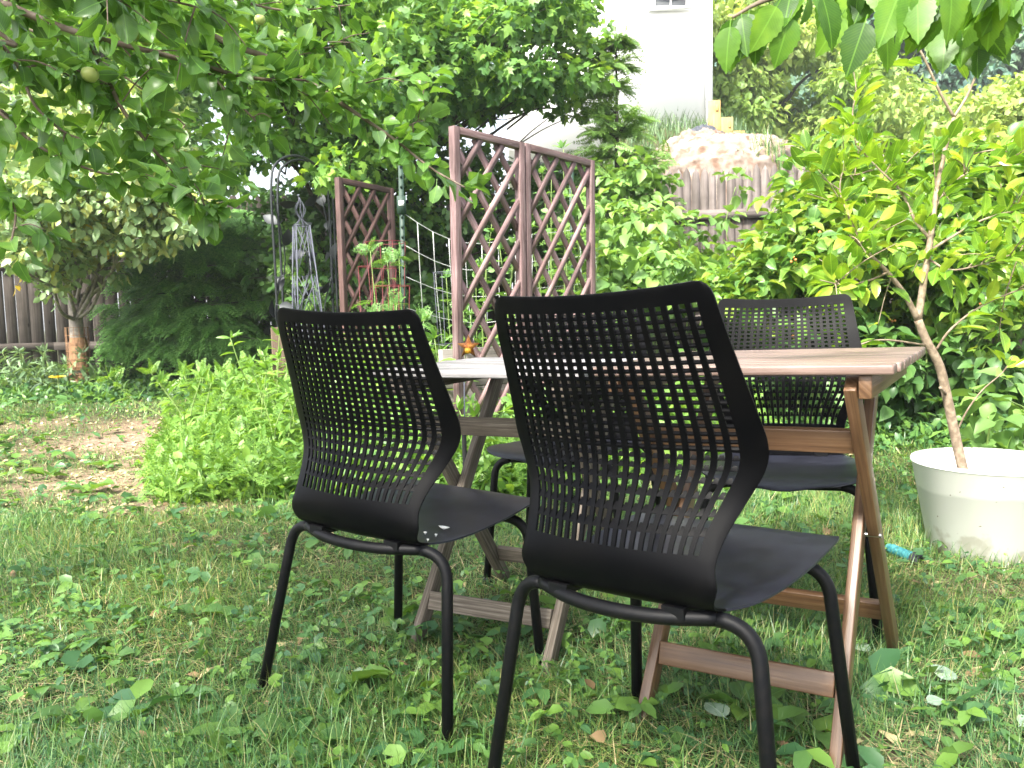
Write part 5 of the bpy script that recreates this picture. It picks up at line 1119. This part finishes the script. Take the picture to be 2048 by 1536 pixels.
B_ = Batch(); x, y = field(450, .8, 5.5, 1.2); n = len(x); dd = nrm(R_.normal(size=(n, 3))*[1, 1, .2]); B_.add(OVALS, np.stack([x, y, terr(x, y)+R_.uniform(.006, .03, n)], -1), orient(dd, nrm(R_.normal(size=(n, 3))*.4+[0, 0, 1]), R_.uniform(.02, .055, n)))
o = B_.build('dead_leaves', plain('dead_leaf', (.12, .07, .035), .8, nscale=4, ncol=(.30, .20, .10)), None); props(o, 'small brown dead leaves scattered low in the lawn', 'dead leaves', None, 'stuff')
# plantain rosettes one can tell apart
def rosette(u, v, lab, size, n, flat=.5, mat='plantain'):
    q = ground_at(u, v); t = empty('plantain_weed', q, lab, 'weed', 'broad leaved plantains in the lawn'); B_ = Batch(); a = R_.random()*6.28+np.arange(n)*6.283/n+R_.normal(size=n)*.25
    d = nrm(np.stack([np.cos(a), np.sin(a), R_.uniform(flat*.4, flat*1.4, n)], -1)); nn = nrm(np.array([0, 0, 1.])+R_.normal(size=(n, 3))*.2)
    B_.add(OVAL2, np.zeros((n, 3))+[0, 0, .014], orient(d, nn, size*.82*R_.uniform(.6, 1.2, n))); B_.build('leaves', M[mat], t)
    return t
for (u, v, s, n, lab) in ((690, 1400, .10, 6, 'broad leaved plantain in front of the left chair, between its two near legs'), (820, 1400, .09, 6, 'plantain just left of the left chair near right leg'), (560, 1160, .08, 6, 'plantain behind the left chair near left leg'), (1500, 1440, .10, 6, 'plantain under the nearest chair seat'),
                       (1600, 1480, .10, 5, 'plantain between the nearest chair right legs'), (1480, 1290, .07, 5, 'plantain behind the low brown stretcher'), (620, 1500, .09, 6, 'plantain at the bottom edge left of centre'), (470, 1500, .10, 6, 'plantain at the bottom edge, left'),
                       (150, 1450, .07, 5, 'small plantain at the lower left corner'), (400, 1240, .07, 5, 'small plantain left of the left chair'), (330, 1170, .06, 5, 'small plantain in the lawn at left'), (230, 1330, .06, 5, 'small plantain at left, well in front of the left chair'), (1960, 1290, .07, 6, 'plantain right of the crossed table legs'), (1250, 1380, .05, 5, 'small plantain beside the orange brown table foot'),
                       (100, 960, .14, 6, 'large flattened plantain on the bare earth at far left'), (180, 990, .16, 6, 'large pale plantain on the bare earth at left'), (210, 940, .11, 5, 'bluish leaved plantain on the bare path'), (1210, 1410, .05, 4, 'small plantain left of the orange brown table foot')):
    rosette(u, v, lab, s, n)
for (u, v, L_, az, lab) in ((1880, 1395, .075, .9, 'pale underside up fallen leaf on the grass at lower right'), (1745, 1335, .055, 2.2, 'pale fallen leaf right of the brown table leg'), (1455, 1475, .07, 1.9, 'pale leaf lying under the nearest chair seat, near its rear right leg'), (2035, 1490, .05, .4, 'pale bluish leaf in the bottom right corner'), (1850, 1440, .04, 0.2, 'small pale leaf below the largest fallen leaf')):
    q = ground_at(u, v); B_ = Batch(); B_.add(SERR, np.zeros((1, 3)), orient(np.array([[math.cos(az), math.sin(az), .15]]), np.array([[.1, -.35, 1.]]), np.array([L_]), np.array([L_*1.15]))); o = B_.build('fallen_leaf', M['pale_leaf'], None); o.location = (q[0], q[1], q[2]+.035); props(o, lab, 'leaf', 'pale fallen leaves on the lawn')

# ------------------------------------------------------------------ haze
m = MB(); m.box((0, 140, 9), (640, 560, 22)); hz = m.build('haze', [], None); props(hz, kind='stuff')
hm = bpy.data.materials.new('haze'); hm.use_nodes = True; ht = hm.node_tree; ht.nodes.remove(ht.nodes['Principled BSDF'])
pv = ht.nodes.new('ShaderNodeVolumePrincipled'); pv.inputs['Color'].default_value = (.92, .95, 1, 1); pv.inputs['Density'].default_value = .0018; pv.inputs['Anisotropy'].default_value = .2
ht.links.new(pv.outputs[0], ht.nodes['Material Output'].inputs['Volume']); hz.data.materials.append(hm)
